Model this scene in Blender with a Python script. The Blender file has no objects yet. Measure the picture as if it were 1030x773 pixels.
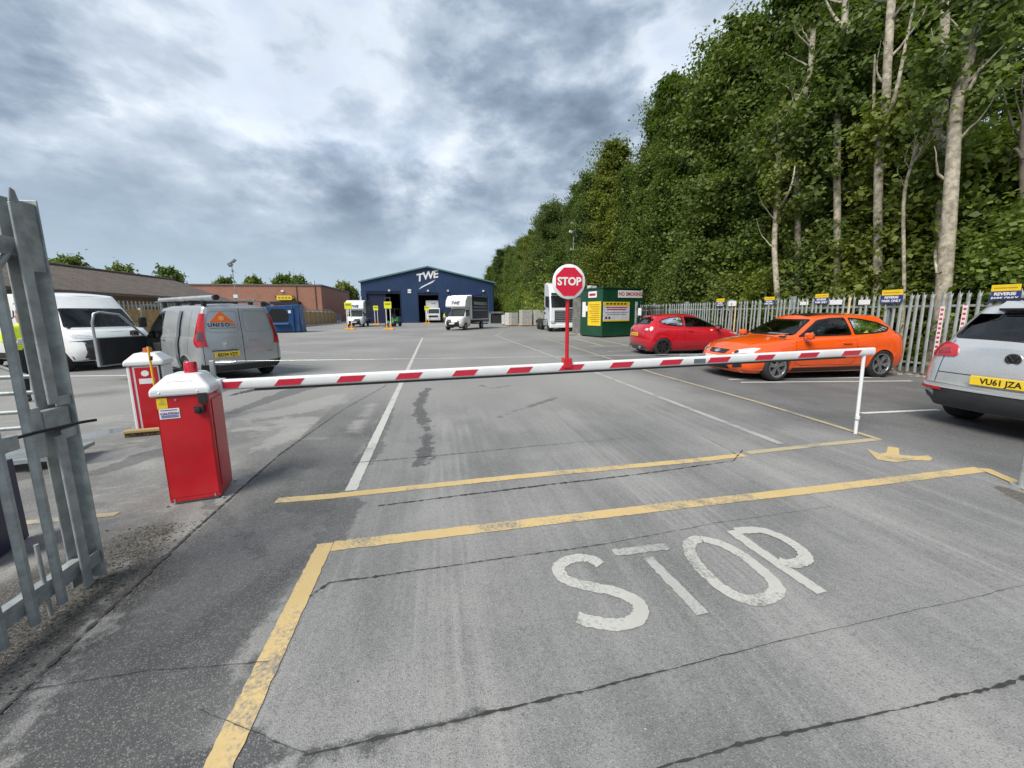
import bpy, bmesh, math, random
import numpy as np
from mathutils import Vector, Matrix
from mathutils.bvhtree import BVHTree
random.seed(7); rng = np.random.default_rng(7)
sc = bpy.context.scene
COL = sc.collection
R = math.radians

# ------------------------------------------------------------------ camera
FPX, CX, CY, PITCH, ROLL, YAW, HCAM = 379.3, 515.0, 372.7, .151, .00916, .196, 1.55
PW, PH = 1030.0, 773.0
Fv = Vector((math.sin(YAW)*math.cos(PITCH), math.cos(YAW)*math.cos(PITCH), -math.sin(PITCH)))
R0 = Vector((math.cos(YAW), -math.sin(YAW), 0)); U0 = R0.cross(Fv)
Rv = R0*math.cos(ROLL) - U0*math.sin(ROLL); Uv = U0*math.cos(ROLL) + R0*math.sin(ROLL)
cd = bpy.data.cameras.new('camera'); cam = bpy.data.objects.new('camera', cd); COL.objects.link(cam)
cd.sensor_width = 36; cd.lens = FPX/PW*36; cd.clip_start = .05; cd.clip_end = 3000
cd.shift_y = -(PH/2-CY)/PW
cam.matrix_world = Matrix(((Rv.x, Uv.x, -Fv.x, 0), (Rv.y, Uv.y, -Fv.y, 0), (Rv.z, Uv.z, -Fv.z, HCAM), (0, 0, 0, 1)))
sc.camera = cam
def ray(x, y): return Fv*FPX + Rv*(x-CX) - Uv*(y-CY)
def G(x, y, z=0.0):
    d = ray(x, y); t = (z-HCAM)/d.z
    return Vector((d.x*t, d.y*t, z))
def atX(x, y, X):
    d = ray(x, y); t = X/d.x; return Vector((X, d.y*t, HCAM+d.z*t))
def atY(x, y, Y):
    d = ray(x, y); t = Y/d.y; return Vector((d.x*t, Y, HCAM+d.z*t))

# ------------------------------------------------------------------ world, sun, exposure
SUN_DIR = Vector((-.50, -.42, .76)).normalized()          # towards the sun
w = bpy.data.worlds.new('World'); sc.world = w; w.use_nodes = True
class S:
    """socket wrapper: arithmetic builds Math nodes"""
    def __init__(s, nt, k): s.nt, s.k = nt, k
    def _m(s, op, *o):
        n = s.nt.nodes.new('ShaderNodeMath'); n.operation = op
        for i, v in enumerate((s,)+o):
            if isinstance(v, S): s.nt.links.new(v.k, n.inputs[i])
            else: n.inputs[i].default_value = v
        return S(s.nt, n.outputs[0])
    def __add__(s, o): return s._m('ADD', o)
    __radd__ = __add__
    def __sub__(s, o): return s._m('SUBTRACT', o)
    def __mul__(s, o): return s._m('MULTIPLY', o)
    __rmul__ = __mul__
    def __truediv__(s, o): return s._m('DIVIDE', o)
    def __rsub__(s, o): return (s*-1.0)+o
    def abs(s): return s._m('ABSOLUTE')
    def max(s, o): return s._m('MAXIMUM', o)
    def min(s, o): return s._m('MINIMUM', o)
    def ss(s, a, b, c=0.0, d=1.0):
        n = s.nt.nodes.new('ShaderNodeMapRange'); n.interpolation_type = 'SMOOTHSTEP'
        s.nt.links.new(s.k, n.inputs[0])
        for i, v in zip((1, 2, 3, 4), (a, b, c, d)): n.inputs[i].default_value = v
        return S(s.nt, n.outputs[0])
def combine(nt, x, y, z):
    n = nt.nodes.new('ShaderNodeCombineXYZ')
    for i, v in enumerate((x, y, z)):
        if isinstance(v, S): nt.links.new(v.k, n.inputs[i])
        else: n.inputs[i].default_value = v
    return S(nt, n.outputs[0])
def noise(nt, vec, scale=1, detail=4, rough=.55, dist=0):
    n = nt.nodes.new('ShaderNodeTexNoise'); n.inputs['Scale'].default_value = scale
    n.inputs['Detail'].default_value = detail; n.inputs['Roughness'].default_value = rough; n.inputs['Distortion'].default_value = dist
    if vec is not None: nt.links.new(vec.k, n.inputs['Vector'])
    return S(nt, n.outputs['Fac'])
def mixc(nt, f, a, b, blend='MIX'):
    n = nt.nodes.new('ShaderNodeMix'); n.data_type = 'RGBA'; n.blend_type = blend
    for i, v in ((0, f), (6, a), (7, b)):
        if isinstance(v, S): nt.links.new(v.k, n.inputs[i])
        elif i == 0: n.inputs[0].default_value = v
        else: n.inputs[i].default_value = (*v, 1)
    return S(nt, n.outputs[2])
def ramp(nt, f, stops):
    n = nt.nodes.new('ShaderNodeValToRGB'); e = n.color_ramp.elements
    while len(e) < len(stops): e.new(.5)
    for el, (p, c) in zip(e, stops): el.position = p; el.color = (*c, 1)
    nt.links.new(f.k, n.inputs[0]); return S(nt, n.outputs[0])

w.cycles.sampling_method = 'MANUAL'; w.cycles.sample_map_resolution = 256
nt = w.node_tree; nt.nodes.clear()
tc = nt.nodes.new('ShaderNodeTexCoord'); sp = nt.nodes.new('ShaderNodeSeparateXYZ')
nt.links.new(tc.outputs['Generated'], sp.inputs[0])
dx, dy, dz = (S(nt, sp.outputs[i]) for i in range(3))
den = dz.max(0.0)+.17
u, v = dx/den, dy/den
sky = nt.nodes.new('ShaderNodeTexSky'); sky.sky_type = 'NISHITA'; sky.sun_disc = False
sky.sun_elevation = math.asin(SUN_DIR.z); sky.sun_rotation = math.atan2(SUN_DIR.x, SUN_DIR.y)
skyc = mixc(nt, 1.0, S(nt, sky.outputs[0]), (.11, .11, .11), 'MULTIPLY')
uv = combine(nt, u*.8, v*.8, 3.3)
n1 = noise(nt, uv, 1.0, 8, .52, .25)
n2 = noise(nt, combine(nt, u*.5+4.0, v*.55+1.7, 9.1), .8, 3, .5, .2)
n3 = noise(nt, combine(nt, dx*1.0+2.0, dy*1.0, dz*1.9), 3.1, 8, .56, .15)
n4 = noise(nt, combine(nt, dx+7.0, dy, dz*1.8), 6.5, 6, .55, .1)
bil = (n3-.5).abs()*-2.2+.72
dens = (n1*.30+n2*.34+n3*.55+bil*.24+n4*.42)/1.85
cl = ramp(nt, dens, [(.415, (.108, .143, .195)), (.462, (.150, .195, .256)), (.505, (.215, .268, .338)), (.55, (.335, .388, .455)), (.60, (.56, .605, .66))])
hz = dz.ss(.015, .30)
clh = mixc(nt, hz, (.285, .360, .425), cl)
clh2 = mixc(nt, hz*.35+.65, (.285, .360, .425), clh)
gap = n2.ss(.60, .70)*dz.ss(.2, .5)
full = mixc(nt, (gap*.8).max((n4*.4+n1*.6).ss(.57, .66)*dz.ss(.25, .5)*.45), clh2, skyc)
bg = nt.nodes.new('ShaderNodeBackground'); nt.links.new(full.k, bg.inputs[0]); bg.inputs[1].default_value = 1.0
wo = nt.nodes.new('ShaderNodeOutputWorld'); nt.links.new(bg.outputs[0], wo.inputs[0])

sl = bpy.data.lights.new('sun', 'SUN'); sl.energy = 2.7; sl.angle = R(32); sl.color = (1, .95, .86)
so = bpy.data.objects.new('sun', sl); COL.objects.link(so)
so.rotation_euler = (-SUN_DIR).to_track_quat('-Z', 'Y').to_euler()
sc.view_settings.view_transform = 'Standard'; sc.view_settings.look = 'None'
sc.view_settings.gamma = 1; sc.view_settings.use_curve_mapping = False; sc.view_settings.exposure = 0.80
sc.cycles.max_bounces = 6; sc.cycles.diffuse_bounces = 2; sc.cycles.glossy_bounces = 3; sc.cycles.transmission_bounces = 3; sc.cycles.transparent_max_bounces = 8

# ------------------------------------------------------------------ materials
MATS = {}
def objcoord(nt):
    t = nt.nodes.new('ShaderNodeTexCoord'); return S(nt, t.outputs['Object'])
def principled(name):
    m = bpy.data.materials.new(name); m.use_nodes = True; nt = m.node_tree
    return m, nt, nt.nodes['Principled BSDF']
def M(name, col=None, rough=.5, metal=0, var=.12, scale=4, bump=0, bscale=60, coat=0, spec=.5, emit=0, dirt=0, dcol=(.10, .09, .075)):
    if name in MATS: return MATS[name]
    m, nt, b = principled(name)
    oc = objcoord(nt); n = noise(nt, oc, scale, 6, .6)
    c = mixc(nt, n.ss(.3, .7), [x*(1-var) for x in col], [min(1, x*(1+var)) for x in col])
    if dirt:
        d = noise(nt, oc, scale*2.3, 7, .65).ss(.50, .72)*dirt
        c = mixc(nt, d, c, dcol)
    nt.links.new(c.k, b.inputs['Base Color'])
    rr = n.ss(.2, .8, max(0, rough-.08), min(1, rough+.08)); nt.links.new(rr.k, b.inputs['Roughness'])
    b.inputs['Metallic'].default_value = metal; b.inputs['Coat Weight'].default_value = coat; b.inputs['Coat Roughness'].default_value = .04
    b.inputs['Specular IOR Level'].default_value = spec
    if emit:
        nt.links.new(c.k, b.inputs['Emission Color']); b.inputs['Emission Strength'].default_value = emit
    if bump:
        bn = nt.nodes.new('ShaderNodeBump'); bn.inputs['Strength'].default_value = bump; bn.inputs['Distance'].default_value = .01
        nt.links.new(noise(nt, oc, bscale, 3).k, bn.inputs['Height']); nt.links.new(bn.outputs[0], b.inputs['Normal'])
    MATS[name] = m; return m
def glass(name, tint=(.35, .4, .38), refl=1.0):
    if name in MATS: return MATS[name]
    m = bpy.data.materials.new(name); m.use_nodes = True; nt = m.node_tree; nt.nodes.clear()
    o = nt.nodes.new('ShaderNodeOutputMaterial'); t = nt.nodes.new('ShaderNodeBsdfTransparent'); g = nt.nodes.new('ShaderNodeBsdfGlossy')
    t.inputs[0].default_value = (*tint, 1); g.inputs[0].default_value = (.95, .95, .95, 1); g.inputs['Roughness'].default_value = .02
    fr = nt.nodes.new('ShaderNodeFresnel'); fr.inputs[0].default_value = 1.55
    mx = nt.nodes.new('ShaderNodeMixShader')
    f = S(nt, fr.outputs[0])*refl
    nt.links.new(f.k, mx.inputs[0]); nt.links.new(t.outputs[0], mx.inputs[1]); nt.links.new(g.outputs[0], mx.inputs[2]); nt.links.new(mx.outputs[0], o.inputs[0])
    MATS[name] = m; return m

GALV = M('galvanised', (.34, .37, .37), .5, .35, .22, 9, .15, 120, dirt=.35, dcol=(.16, .17, .16))
GALVF = M('galvanised_fence', (.34, .375, .37), .5, .3, .22, 3, .1, 90, dirt=.35, dcol=(.22, .24, .22))
BLACKP = M('black_plastic', (.018, .018, .019), .5, 0, .25, 8, .08, 200)
RUBBER = M('rubber', (.020, .020, .021), .75, 0, .25, 6, .2, 90, dirt=.35, dcol=(.07, .065, .06))
CHROME = M('chrome', (.7, .7, .72), .12, 1, .05)
ALLOY = M('alloy', (.52, .53, .55), .28, .9, .1)
ALLOYD = M('dark_alloy', (.045, .045, .05), .35, .6, .15)
DARKINT = M('dark_interior', (.02, .02, .022), .85, 0, .3)
SEATM = M('seat_fabric', (.03, .03, .034), .9, 0, .3, 20)
TRIM = M('black_trim', (.012, .012, .013), .25, 0, .2, 5, spec=.5)
GAPM = M('panel_gap', (.006, .006, .006), .9, 0, .1)
REDL = M('red_lens', (.45, .012, .02), .12, 0, .2, 6, coat=.8)
WHITEL = M('clear_lens', (.72, .74, .76), .08, .25, .25, 30, coat=1)
ORANGEL = M('amber_lens', (.8, .25, .02), .15, 0, .1, coat=.6)
PLATEY = M('plate_yellow', (.83, .58, .03), .4, 0, .06)
INK = M('plate_ink', (.012, .012, .012), .5, 0, .1)
GLASS = glass('car_glass', (.70, .74, .72)); GLASSC = glass('clear_glass', (.82, .86, .84)); GLASSD = glass('privacy_glass', (.07, .075, .08), 1.5); GLASSM = glass('tinted_glass', (.42, .45, .44), 1.2)
WHITEP = M('white_paint', (.78, .79, .78), .35, 0, .05, 3, coat=.3, dirt=.12, dcol=(.5, .5, .47))

# ------------------------------------------------------------------ mesh helpers
def tag(o, label, cat, group=None, kind=None):
    o['label'] = label; o['category'] = cat
    if group: o['group'] = group
    if kind: o['kind'] = kind
    return o
def empty(name, loc, rz=0):
    o = bpy.data.objects.new(name, None); COL.objects.link(o); o.location = loc; o.rotation_euler = (0, 0, rz)
    o.empty_display_size = .2; return o
class MB:
    def __init__(s): s.v, s.f = [], []
    def add(s, vs, fs):
        k = len(s.v); s.v += [tuple(p) for p in vs]; s.f += [tuple(i+k for i in f) for f in fs]; return s
    def box(s, c, d, rz=0, ry=0, rx=0):
        m = Matrix.Translation(c) @ Matrix.Rotation(rz, 4, 'Z') @ Matrix.Rotation(ry, 4, 'Y') @ Matrix.Rotation(rx, 4, 'X')
        vs = [m @ Vector((x*d[0]/2, y*d[1]/2, z*d[2]/2)) for x in (-1, 1) for y in (-1, 1) for z in (-1, 1)]
        return s.add(vs, [(0, 1, 3, 2), (4, 6, 7, 5), (0, 4, 5, 1), (2, 3, 7, 6), (0, 2, 6, 4), (1, 5, 7, 3)])
    def bx(s, x0, x1, y0, y1, z0, z1): return s.box(((x0+x1)/2, (y0+y1)/2, (z0+z1)/2), (abs(x1-x0), abs(y1-y0), abs(z1-z0)))
    def cyl(s, a, b, r0, r1=None, n=16, cap=True):
        r1 = r0 if r1 is None else r1; a = Vector(a); b = Vector(b); d = (b-a).normalized()
        p = d.orthogonal().normalized(); q = d.cross(p); vs = []
        for c, r in ((a, r0), (b, r1)):
            for i in range(n):
                t = 2*math.pi*i/n; vs.append(c+p*math.cos(t)*r+q*math.sin(t)*r)
        fs = [(i, (i+1) % n, n+(i+1) % n, n+i) for i in range(n)]
        if cap: fs += [tuple(range(n-1, -1, -1)), tuple(range(n, 2*n))]
        return s.add(vs, fs)
    def tube(s, pts, rad, n=8):
        pts = [Vector(p) for p in pts]; rad = rad if isinstance(rad, (list, tuple)) else [rad]*len(pts)
        vs = []; ref = None
        for i, p in enumerate(pts):
            d = (pts[min(i+1, len(pts)-1)]-pts[max(i-1, 0)]).normalized()
            if ref is None: ref = d.orthogonal().normalized()
            ref = (ref-d*ref.dot(d)).normalized(); q = d.cross(ref)
            for k in range(n):
                t = 2*math.pi*k/n; vs.append(p+(ref*math.cos(t)+q*math.sin(t))*rad[i])
        fs = []
        for i in range(len(pts)-1):
            for k in range(n): fs.append((i*n+k, i*n+(k+1) % n, (i+1)*n+(k+1) % n, (i+1)*n+k))
        fs += [tuple(range(n-1, -1, -1)), tuple(range((len(pts)-1)*n, len(pts)*n))]
        return s.add(vs, fs)
    def prism(s, poly, ax, t0, t1):
        """2D polygon (a,b) extruded along axis ax from t0 to t1"""
        def P(a, b, t): return {'x': (t, a, b), 'y': (a, t, b), 'z': (a, b, t)}[ax]
        n = len(poly); vs = [P(a, b, t0) for a, b in poly]+[P(a, b, t1) for a, b in poly]
        return s.add(vs, [tuple(range(n-1, -1, -1)), tuple(range(n, 2*n))]+[(i, (i+1) % n, n+(i+1) % n, n+i) for i in range(n)])
    def lathe(s, prof, c=(0, 0, 0), ax='y', n=28):
        vs = []
        for r, h in prof:
            for k in range(n):
                t = 2*math.pi*k/n; a, b = r*math.cos(t), r*math.sin(t)
                p = {'y': (a, h, b), 'z': (a, b, h), 'x': (h, a, b)}[ax]
                vs.append((p[0]+c[0], p[1]+c[1], p[2]+c[2]))
        m = len(prof)
        return s.add(vs, [(i*n+k, i*n+(k+1) % n, (i+1)*n+(k+1) % n, (i+1)*n+k) for i in range(m-1) for k in range(n)])
    def mesh(s, name, smooth=None, fix=True):
        me = bpy.data.meshes.new(name); me.from_pydata(s.v, [], s.f)
        if fix:
            bm = bmesh.new(); bm.from_mesh(me); bmesh.ops.recalc_face_normals(bm, faces=bm.faces); bm.to_mesh(me); bm.free()
        if smooth:
            for p in me.polygons: p.use_smooth = True
            me.set_sharp_from_angle(angle=R(smooth))
        return me
    def build(s, name, mat, parent=None, smooth=None, bevel=0, loc=None, rz=None, fix=True):
        me = s.mesh(name, smooth, fix); me.materials.append(mat)
        return link(name, me, parent, bevel, loc, rz)
def link(name, me, parent=None, bevel=0, loc=None, rz=None):
    o = bpy.data.objects.new(name, me); COL.objects.link(o)
    if parent is not None: o.parent = parent
    if loc is not None: o.location = loc
    if rz is not None: o.rotation_euler = (0, 0, rz)
    if bevel:
        b = o.modifiers.new('bevel', 'BEVEL'); b.width = bevel; b.segments = 2; b.limit_method = 'ANGLE'; b.angle_limit = R(35); b.harden_normals = False
    return o
def box(name, c, d, mat, parent=None, bevel=.01, rz=0, **k): return MB().box(c, d, rz, **k).build(name, mat, parent, None, bevel)
def copy_tree(o, parent=None):
    c = o.copy(); COL.objects.link(c); c.parent = parent
    for ch in list(o.children): copy_tree(ch, c)
    return c
_tx = {}
def text_mesh(txt, size, depth=.0015, shear=0, width=1.0, bold=0.0):
    k = (txt, size, depth, shear, width, bold)
    if k in _tx: return _tx[k]
    cu = bpy.data.curves.new('lettering', 'FONT'); cu.body = txt; cu.size = size; cu.extrude = depth; cu.align_x = 'CENTER'; cu.align_y = 'CENTER'
    cu.shear = shear; cu.offset = bold; cu.resolution_u = 3
    o = bpy.data.objects.new('tmp', cu); COL.objects.link(o)
    dg = bpy.context.evaluated_depsgraph_get(); dg.update()
    me = bpy.data.meshes.new_from_object(o.evaluated_get(dg)); bpy.data.objects.remove(o)
    if width != 1:
        for p in me.vertices: p.co.x *= width
    me.materials.clear(); _tx[k] = me; return me
def lettering(txt, size, mat, parent, loc, rot, name='lettering', **k):
    """rot: euler; text is in local XY plane facing local +Z"""
    me = text_mesh(txt, size, **k).copy(); me.materials.append(mat)
    o = bpy.data.objects.new(name, me); COL.objects.link(o); o.parent = parent; o.location = loc; o.rotation_euler = rot
    return o
FACE_S = (R(90), 0, 0)                    # text on a wall facing -Y
def hermite(xs, ys):
    xs, ys = np.array(xs, float), np.array(ys, float)
    if xs[0] > xs[-1]: xs, ys = xs[::-1], ys[::-1]
    h = np.diff(xs); dlt = np.diff(ys)/h; m = np.zeros(len(xs)); m[0], m[-1] = dlt[0], dlt[-1]
    for i in range(1, len(xs)-1): m[i] = 0 if dlt[i-1]*dlt[i] <= 0 else 2*dlt[i-1]*dlt[i]/(dlt[i-1]+dlt[i])
    def f(x):
        x = min(max(x, xs[0]), xs[-1]); i = min(max(np.searchsorted(xs, x)-1, 0), len(h)-1)
        t = (x-xs[i])/h[i]; a, b = ys[i], ys[i+1]
        return float((2*t**3-3*t*t+1)*a+(t**3-2*t*t+t)*h[i]*m[i]+(3*t*t-2*t**3)*b+(t**3-t*t)*h[i]*m[i+1])
    return f
def inside(poly, a, b):
    r = False; n = len(poly); j = n-1
    for i in range(n):
        xi, yi = poly[i]; xj, yj = poly[j]
        if (yi > b) != (yj > b) and a < (xj-xi)*(b-yi)/(yj-yi)+xi: r = not r
        j = i
    return r
def densify(poly, step, closed=True):
    out = []; n = len(poly)
    for i in range(n if closed else n-1):
        a, b = poly[i], poly[(i+1) % n]; L = math.dist(a, b); k = max(1, int(math.ceil(L/step)))
        out += [(a[0]+(b[0]-a[0])*t/k, a[1]+(b[1]-a[1])*t/k) for t in range(k)]
    if not closed: out.append(tuple(poly[-1]))
    return out
def round_poly(poly, r=.04, n=4):
    out = []; m = len(poly)
    for i in range(m):
        p0, p, p1 = Vector(poly[i-1]), Vector(poly[i]), Vector(poly[(i+1) % m])
        a = p+(p0-p).normalized()*min(r, (p0-p).length*.45); b = p+(p1-p).normalized()*min(r, (p1-p).length*.45)
        for k in range(n+1):
            t = k/n; q = a*(1-t)**2+p*2*t*(1-t)+b*t*t; out.append((q.x, q.y))
    return out
def inset(poly, d):
    m = len(poly); A = sum(poly[i][0]*poly[(i+1) % m][1]-poly[(i+1) % m][0]*poly[i][1] for i in range(m)); s = 1 if A > 0 else -1
    out = []
    for i in range(m):
        a, b, c = Vector(poly[i-1]), Vector(poly[i]), Vector(poly[(i+1) % m])
        e = ((b-a).normalized()+(c-b).normalized())
        if e.length < 1e-6: e = (c-b)
        e.normalize(); out.append((b.x-s*e.y*d, b.y+s*e.x*d))
    return out

# ------------------------------------------------------------------ vehicle shell builder (local x forward, y left, z up)
NF, NC, NS = 9, 7, 96
def half_ring(xf, xr, w, bf, br, cf, cr, tap=.03):
    pts = []; wf = w-tap; wr = w-tap*.8
    ya = wf-cf; xa = xf-bf*(ya/w)**2
    for i in range(NF): y = ya*i/NF; pts.append((xf-bf*(y/w)**2, y))
    A, C, B = (xa, ya), (xa-bf*.35, wf), (xa-bf*.35-cf*1.15, wf)
    for i in range(NC): t = i/NC; pts.append(tuple(A[k]*(1-t)**2+2*C[k]*t*(1-t)+B[k]*t*t for k in (0, 1)))
    yd = wr-cr; xd = xr+br*(yd/w)**2
    D, E_, F_ = (xd+br*.35+cr*1.15, wr), (xd+br*.35, wr), (xd, yd)
    xm = (B[0]+D[0])/2; hl = (B[0]-D[0])/2
    for i in range(NS):
        x = B[0]+(D[0]-B[0])*i/NS; s = (x-xm)/hl
        pts.append((x, w-(tap if s > 0 else tap*.8)*abs(s)**2.4))
    for i in range(NC): t = i/NC; pts.append(tuple(D[k]*(1-t)**2+2*E_[k]*t*(1-t)+F_[k]*t*t for k in (0, 1)))
    for i in range(NF+1): y = yd*(1-i/NF); pts.append((xr+br*(y/w)**2, y))
    return pts
class Car:
    def __init__(s, name, paint, loc, heading, z0, shoulder, levels, deck, gh, roof, nlow=13, ngh=14, crown=.05, zbot=None):
        s.root = empty(name, loc, heading); s.paint = paint; s.V = []; s.Fc = []; s.cuts = []; s.arches = []
        zs = hermite(*zip(*shoulder)); s.zs = zs; z0f = hermite(*zip(*zbot)) if zbot else (lambda x: z0)
        ts = [l[0] for l in levels]; fn = [hermite(ts, [l[k] for l in levels]) for k in range(1, 8)]
        def ring(pts, zf):
            full = pts+[(x, -y) for x, y in pts[-2:0:-1]]; k = len(s.V)
            s.V += [(x, y, zf(x, y)) for x, y in full]; return list(range(k, k+len(full)))
        def join(a, b):
            n = len(a)
            for i in range(n): s.Fc.append((a[i], a[(i+1) % n], b[(i+1) % n], b[i]))
        n = NF+NC+NS+NC+NF+1
        prev = None; top = None
        for i in range(nlow+1):
            t = i/nlow; t = t if t < .75 else .75+.25*(1-(1-(t-.75)/.25)**1.6)
            r = ring(half_ring(*[f(t) for f in fn]), lambda x, y, t=t: z0f(x)+(zs(x)-z0f(x))*t)
            if prev: join(prev, r)
            prev = r
        top = prev
        def ladder(rg, cond, crownf, m=10):
            rows = []
            N = len(rg)
            for i in range(n):
                a = rg[i]; b = rg[(N-i) % N]
                p = Vector(s.V[a]); q = Vector(s.V[b])
                if not cond(p.x): rows.append(None); continue
                if i == 0 or i == n-1: rows.append([a]); continue
                row = [a]
                for k in range(1, m):
                    t = k/m; c = p.lerp(q, t); c.z += crownf(c.x)*(1-(2*t-1)**2)*min(1, (p-q).length/.9); s.V.append(tuple(c)); row.append(len(s.V)-1)
                row.append(b); rows.append(row)
            for i in range(n-1):
                a, b = rows[i], rows[i+1]
                if a is None or b is None: continue
                for k in range(m):
                    fa = a if len(a) > 1 else a*(m+1); fb = b if len(b) > 1 else b*(m+1)
                    f = []
                    for q in (fa[k], fa[k+1], fb[k+1], fb[k]):
                        if q not in f: f.append(q)
                    if len(f) > 2: s.Fc.append(tuple(f))
        ladder(top, lambda x: x > deck[0] or x < deck[1], lambda x: deck[2])
        gb, gt = gh['b'], gh['t']; zr = hermite(*zip(*roof))
        bp, tp = half_ring(*gb), half_ring(*gt); prev = None; bul = gh.get('bulge', .03)
        for i in range(ngh+1):
            t = i/ngh; pts = [(bx_+(tx_-bx_)*t, by_+(ty_-by_)*t) for (bx_, by_), (tx_, ty_) in zip(bp, tp)]
            if bul:
                pts = [(x+(bul*.8*math.sin(math.pi*t) if j < NF+2 else 0), y*(1+bul*math.sin(math.pi*t))) for j, (x, y) in enumerate(pts)]
            full_b = bp; 
            k = len(s.V); L = []
            for j, (x, y) in enumerate(pts):
                zb_ = zs(bp[j][0])-.012; zt_ = zr(tp[j][0])-.03
                L.append((x, y, zb_+(zt_-zb_)*t))
            full = L+[(x, -y, z) for x, y, z in L[-2:0:-1]]; s.V += full; r = list(range(k, k+len(full)))
            if prev: join(prev, r)
            prev = r
        def shrink(d, dz):
            k = len(s.V); xm = (gt[0]+gt[1])/2
            out = []
            for i in prev:
                x, y, z = s.V[i]; out.append((xm+(x-xm)*(1-d/abs(gt[0]-xm)), y*(1-d/gt[2]), z+dz))
            s.V += out; return list(range(k, k+len(out)))
        r1 = shrink(.012, .016); join(prev, r1); r2 = shrink(.04, .03); join(r1, r2)
        ladder(r2, lambda x: True, lambda x: crown)
        s.xmin = min(v[0] for v in s.V); s.xmax = max(v[0] for v in s.V)
        s.bvh = BVHTree.FromPolygons([Vector(v) for v in s.V], s.Fc)
    def proj(s, view, a, b, off=0):
        o, d = {'L': ((a, 6, b), (0, -1, 0)), 'R': ((a, -6, b), (0, 1, 0)), 'F': ((9, a, b), (-1, 0, 0)), 'B': ((-9, a, b), (1, 0, 0)), 'T': ((a, b, 7), (0, 0, -1))}[view]
        d = Vector(d); h, nrm, _, _ = s.bvh.ray_cast(Vector(o), d)
        if h is None:
            h, nrm, _, _ = s.bvh.find_nearest(Vector({'L': (a, .9, b), 'R': (a, -.9, b), 'F': (2.2, a, b), 'B': (-2.2, a, b), 'T': (a, b, 1.4)}[view]))
        if view in 'BF' and h is not None:
            lim = {'B': s.xmin+.33, 'F': s.xmax-.95}[view]; k = 0
            while k < 40 and (h is None or (h.x > lim if view == 'B' else h.x < lim and b < 1.0)):
                a *= .985; k += 1; h2, n2_, _, _ = s.bvh.ray_cast(Vector((o[0], a, b)), d)
                if h2 is not None: h, nrm = h2, n2_
        if nrm.dot(d) > 0: nrm = -nrm
        nn = (nrm*.5-d*.5).normalized()
        return h+nn*off
    def patch(s, name, view, poly, mat, off=.005, rings=4, parent=None, step=.07, rnd=0):
        if rnd: poly = round_poly(poly, rnd)
        p = densify(poly, step); n = len(p); cx = sum(q[0] for q in p)/n; cy = sum(q[1] for q in p)/n
        vs = []; fs = []
        for k in range(rings):
            t = 1-k/rings; vs += [s.proj(view, cx+(a-cx)*t, cy+(b-cy)*t, off) for a, b in p]
            if k: fs += [((k-1)*n+i, (k-1)*n+(i+1) % n, k*n+(i+1) % n, k*n+i) for i in range(n)]
        vs.append(s.proj(view, cx, cy, off)); c = len(vs)-1
        fs += [((rings-1)*n+i, (rings-1)*n+(i+1) % n, c) for i in range(n)]
        # skirt back to the surface so the patch has thickness
        k0 = len(vs); vs += [s.proj(view, a, b, -.004) for a, b in p]; fs += [(i, (i+1) % n, k0+(i+1) % n, k0+i) for i in range(n)]
        m = MB(); m.add(vs, fs); return m.build(name, mat, parent or s.root, 40)
    def wrap(s, name, sg, zs_, a0, a1, mat, off=.012, cx=-1.75, cy=.40, parent=None, n=8):
        vs = []
        for z, p, q in zip(zs_, a0, a1):
            for k in range(n+1):
                t = R(p+(q-p)*k/n); d = Vector((-math.cos(t), sg*math.sin(t), 0)); h, nn, _, _ = s.bvh.ray_cast(Vector((cx, sg*cy, z))+d*3, -d); vs.append(h+d*off)
        m = len(zs_); return MB().add(vs, [(i*(n+1)+k, i*(n+1)+k+1, (i+1)*(n+1)+k+1, (i+1)*(n+1)+k) for i in range(m-1) for k in range(n)]).build(name, mat, parent or s.root, 50)
    def ring(s, name, view, outer, inner, mat, off=.006, parent=None):
        n = len(outer); vs = [s.proj(view, a, b, off) for a, b in outer]+[s.proj(view, a, b, off) for a, b in inner]+[s.proj(view, a, b, -.004) for a, b in outer]
        fs = [(i, (i+1) % n, n+(i+1) % n, n+i) for i in range(n)]+[(i, (i+1) % n, 2*n+(i+1) % n, 2*n+i) for i in range(n)]
        m = MB(); m.add(vs, fs); return m.build(name, mat, parent or s.root, 40)
    def window(s, name, view, poly, gmat, frit=.035, rnd=.05, side=None):
        poly = densify(round_poly(poly, rnd), .06); s.cuts.append((view, poly))
        inn = inset(poly, frit)
        g = s.patch(name, view, inset(poly, frit*.7), gmat, .003, 4, step=.2)
        s.ring('window_seal', view, poly, inn, TRIM, .007, g); return g
    def line(s, view, pts, wd=.008, mat=None, off=.0022, name='panel_gap', parent=None, closed=False):
        p = densify(pts, .06, closed); vs = []; fs = []; n = len(p)
        for i in range(n):
            a = Vector(p[(i-1) % n] if closed or i else p[0]); b = Vector(p[(i+1) % n] if closed or i < n-1 else p[-1]); d = (b-a)
            d = d.normalized() if d.length > 0 else Vector((1, 0)); q = Vector((-d.y, d.x))*wd/2
            for sg in (1, -1): vs.append(s.proj(view, p[i][0]+sg*q.x, p[i][1]+sg*q.y, off))
        for i in range(n if closed else n-1): j = (i+1) % n; fs.append((2*i, 2*i+1, 2*j+1, 2*j))
        return MB().add(vs, fs).build(name, mat or GAPM, parent or s.root, 40)
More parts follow.
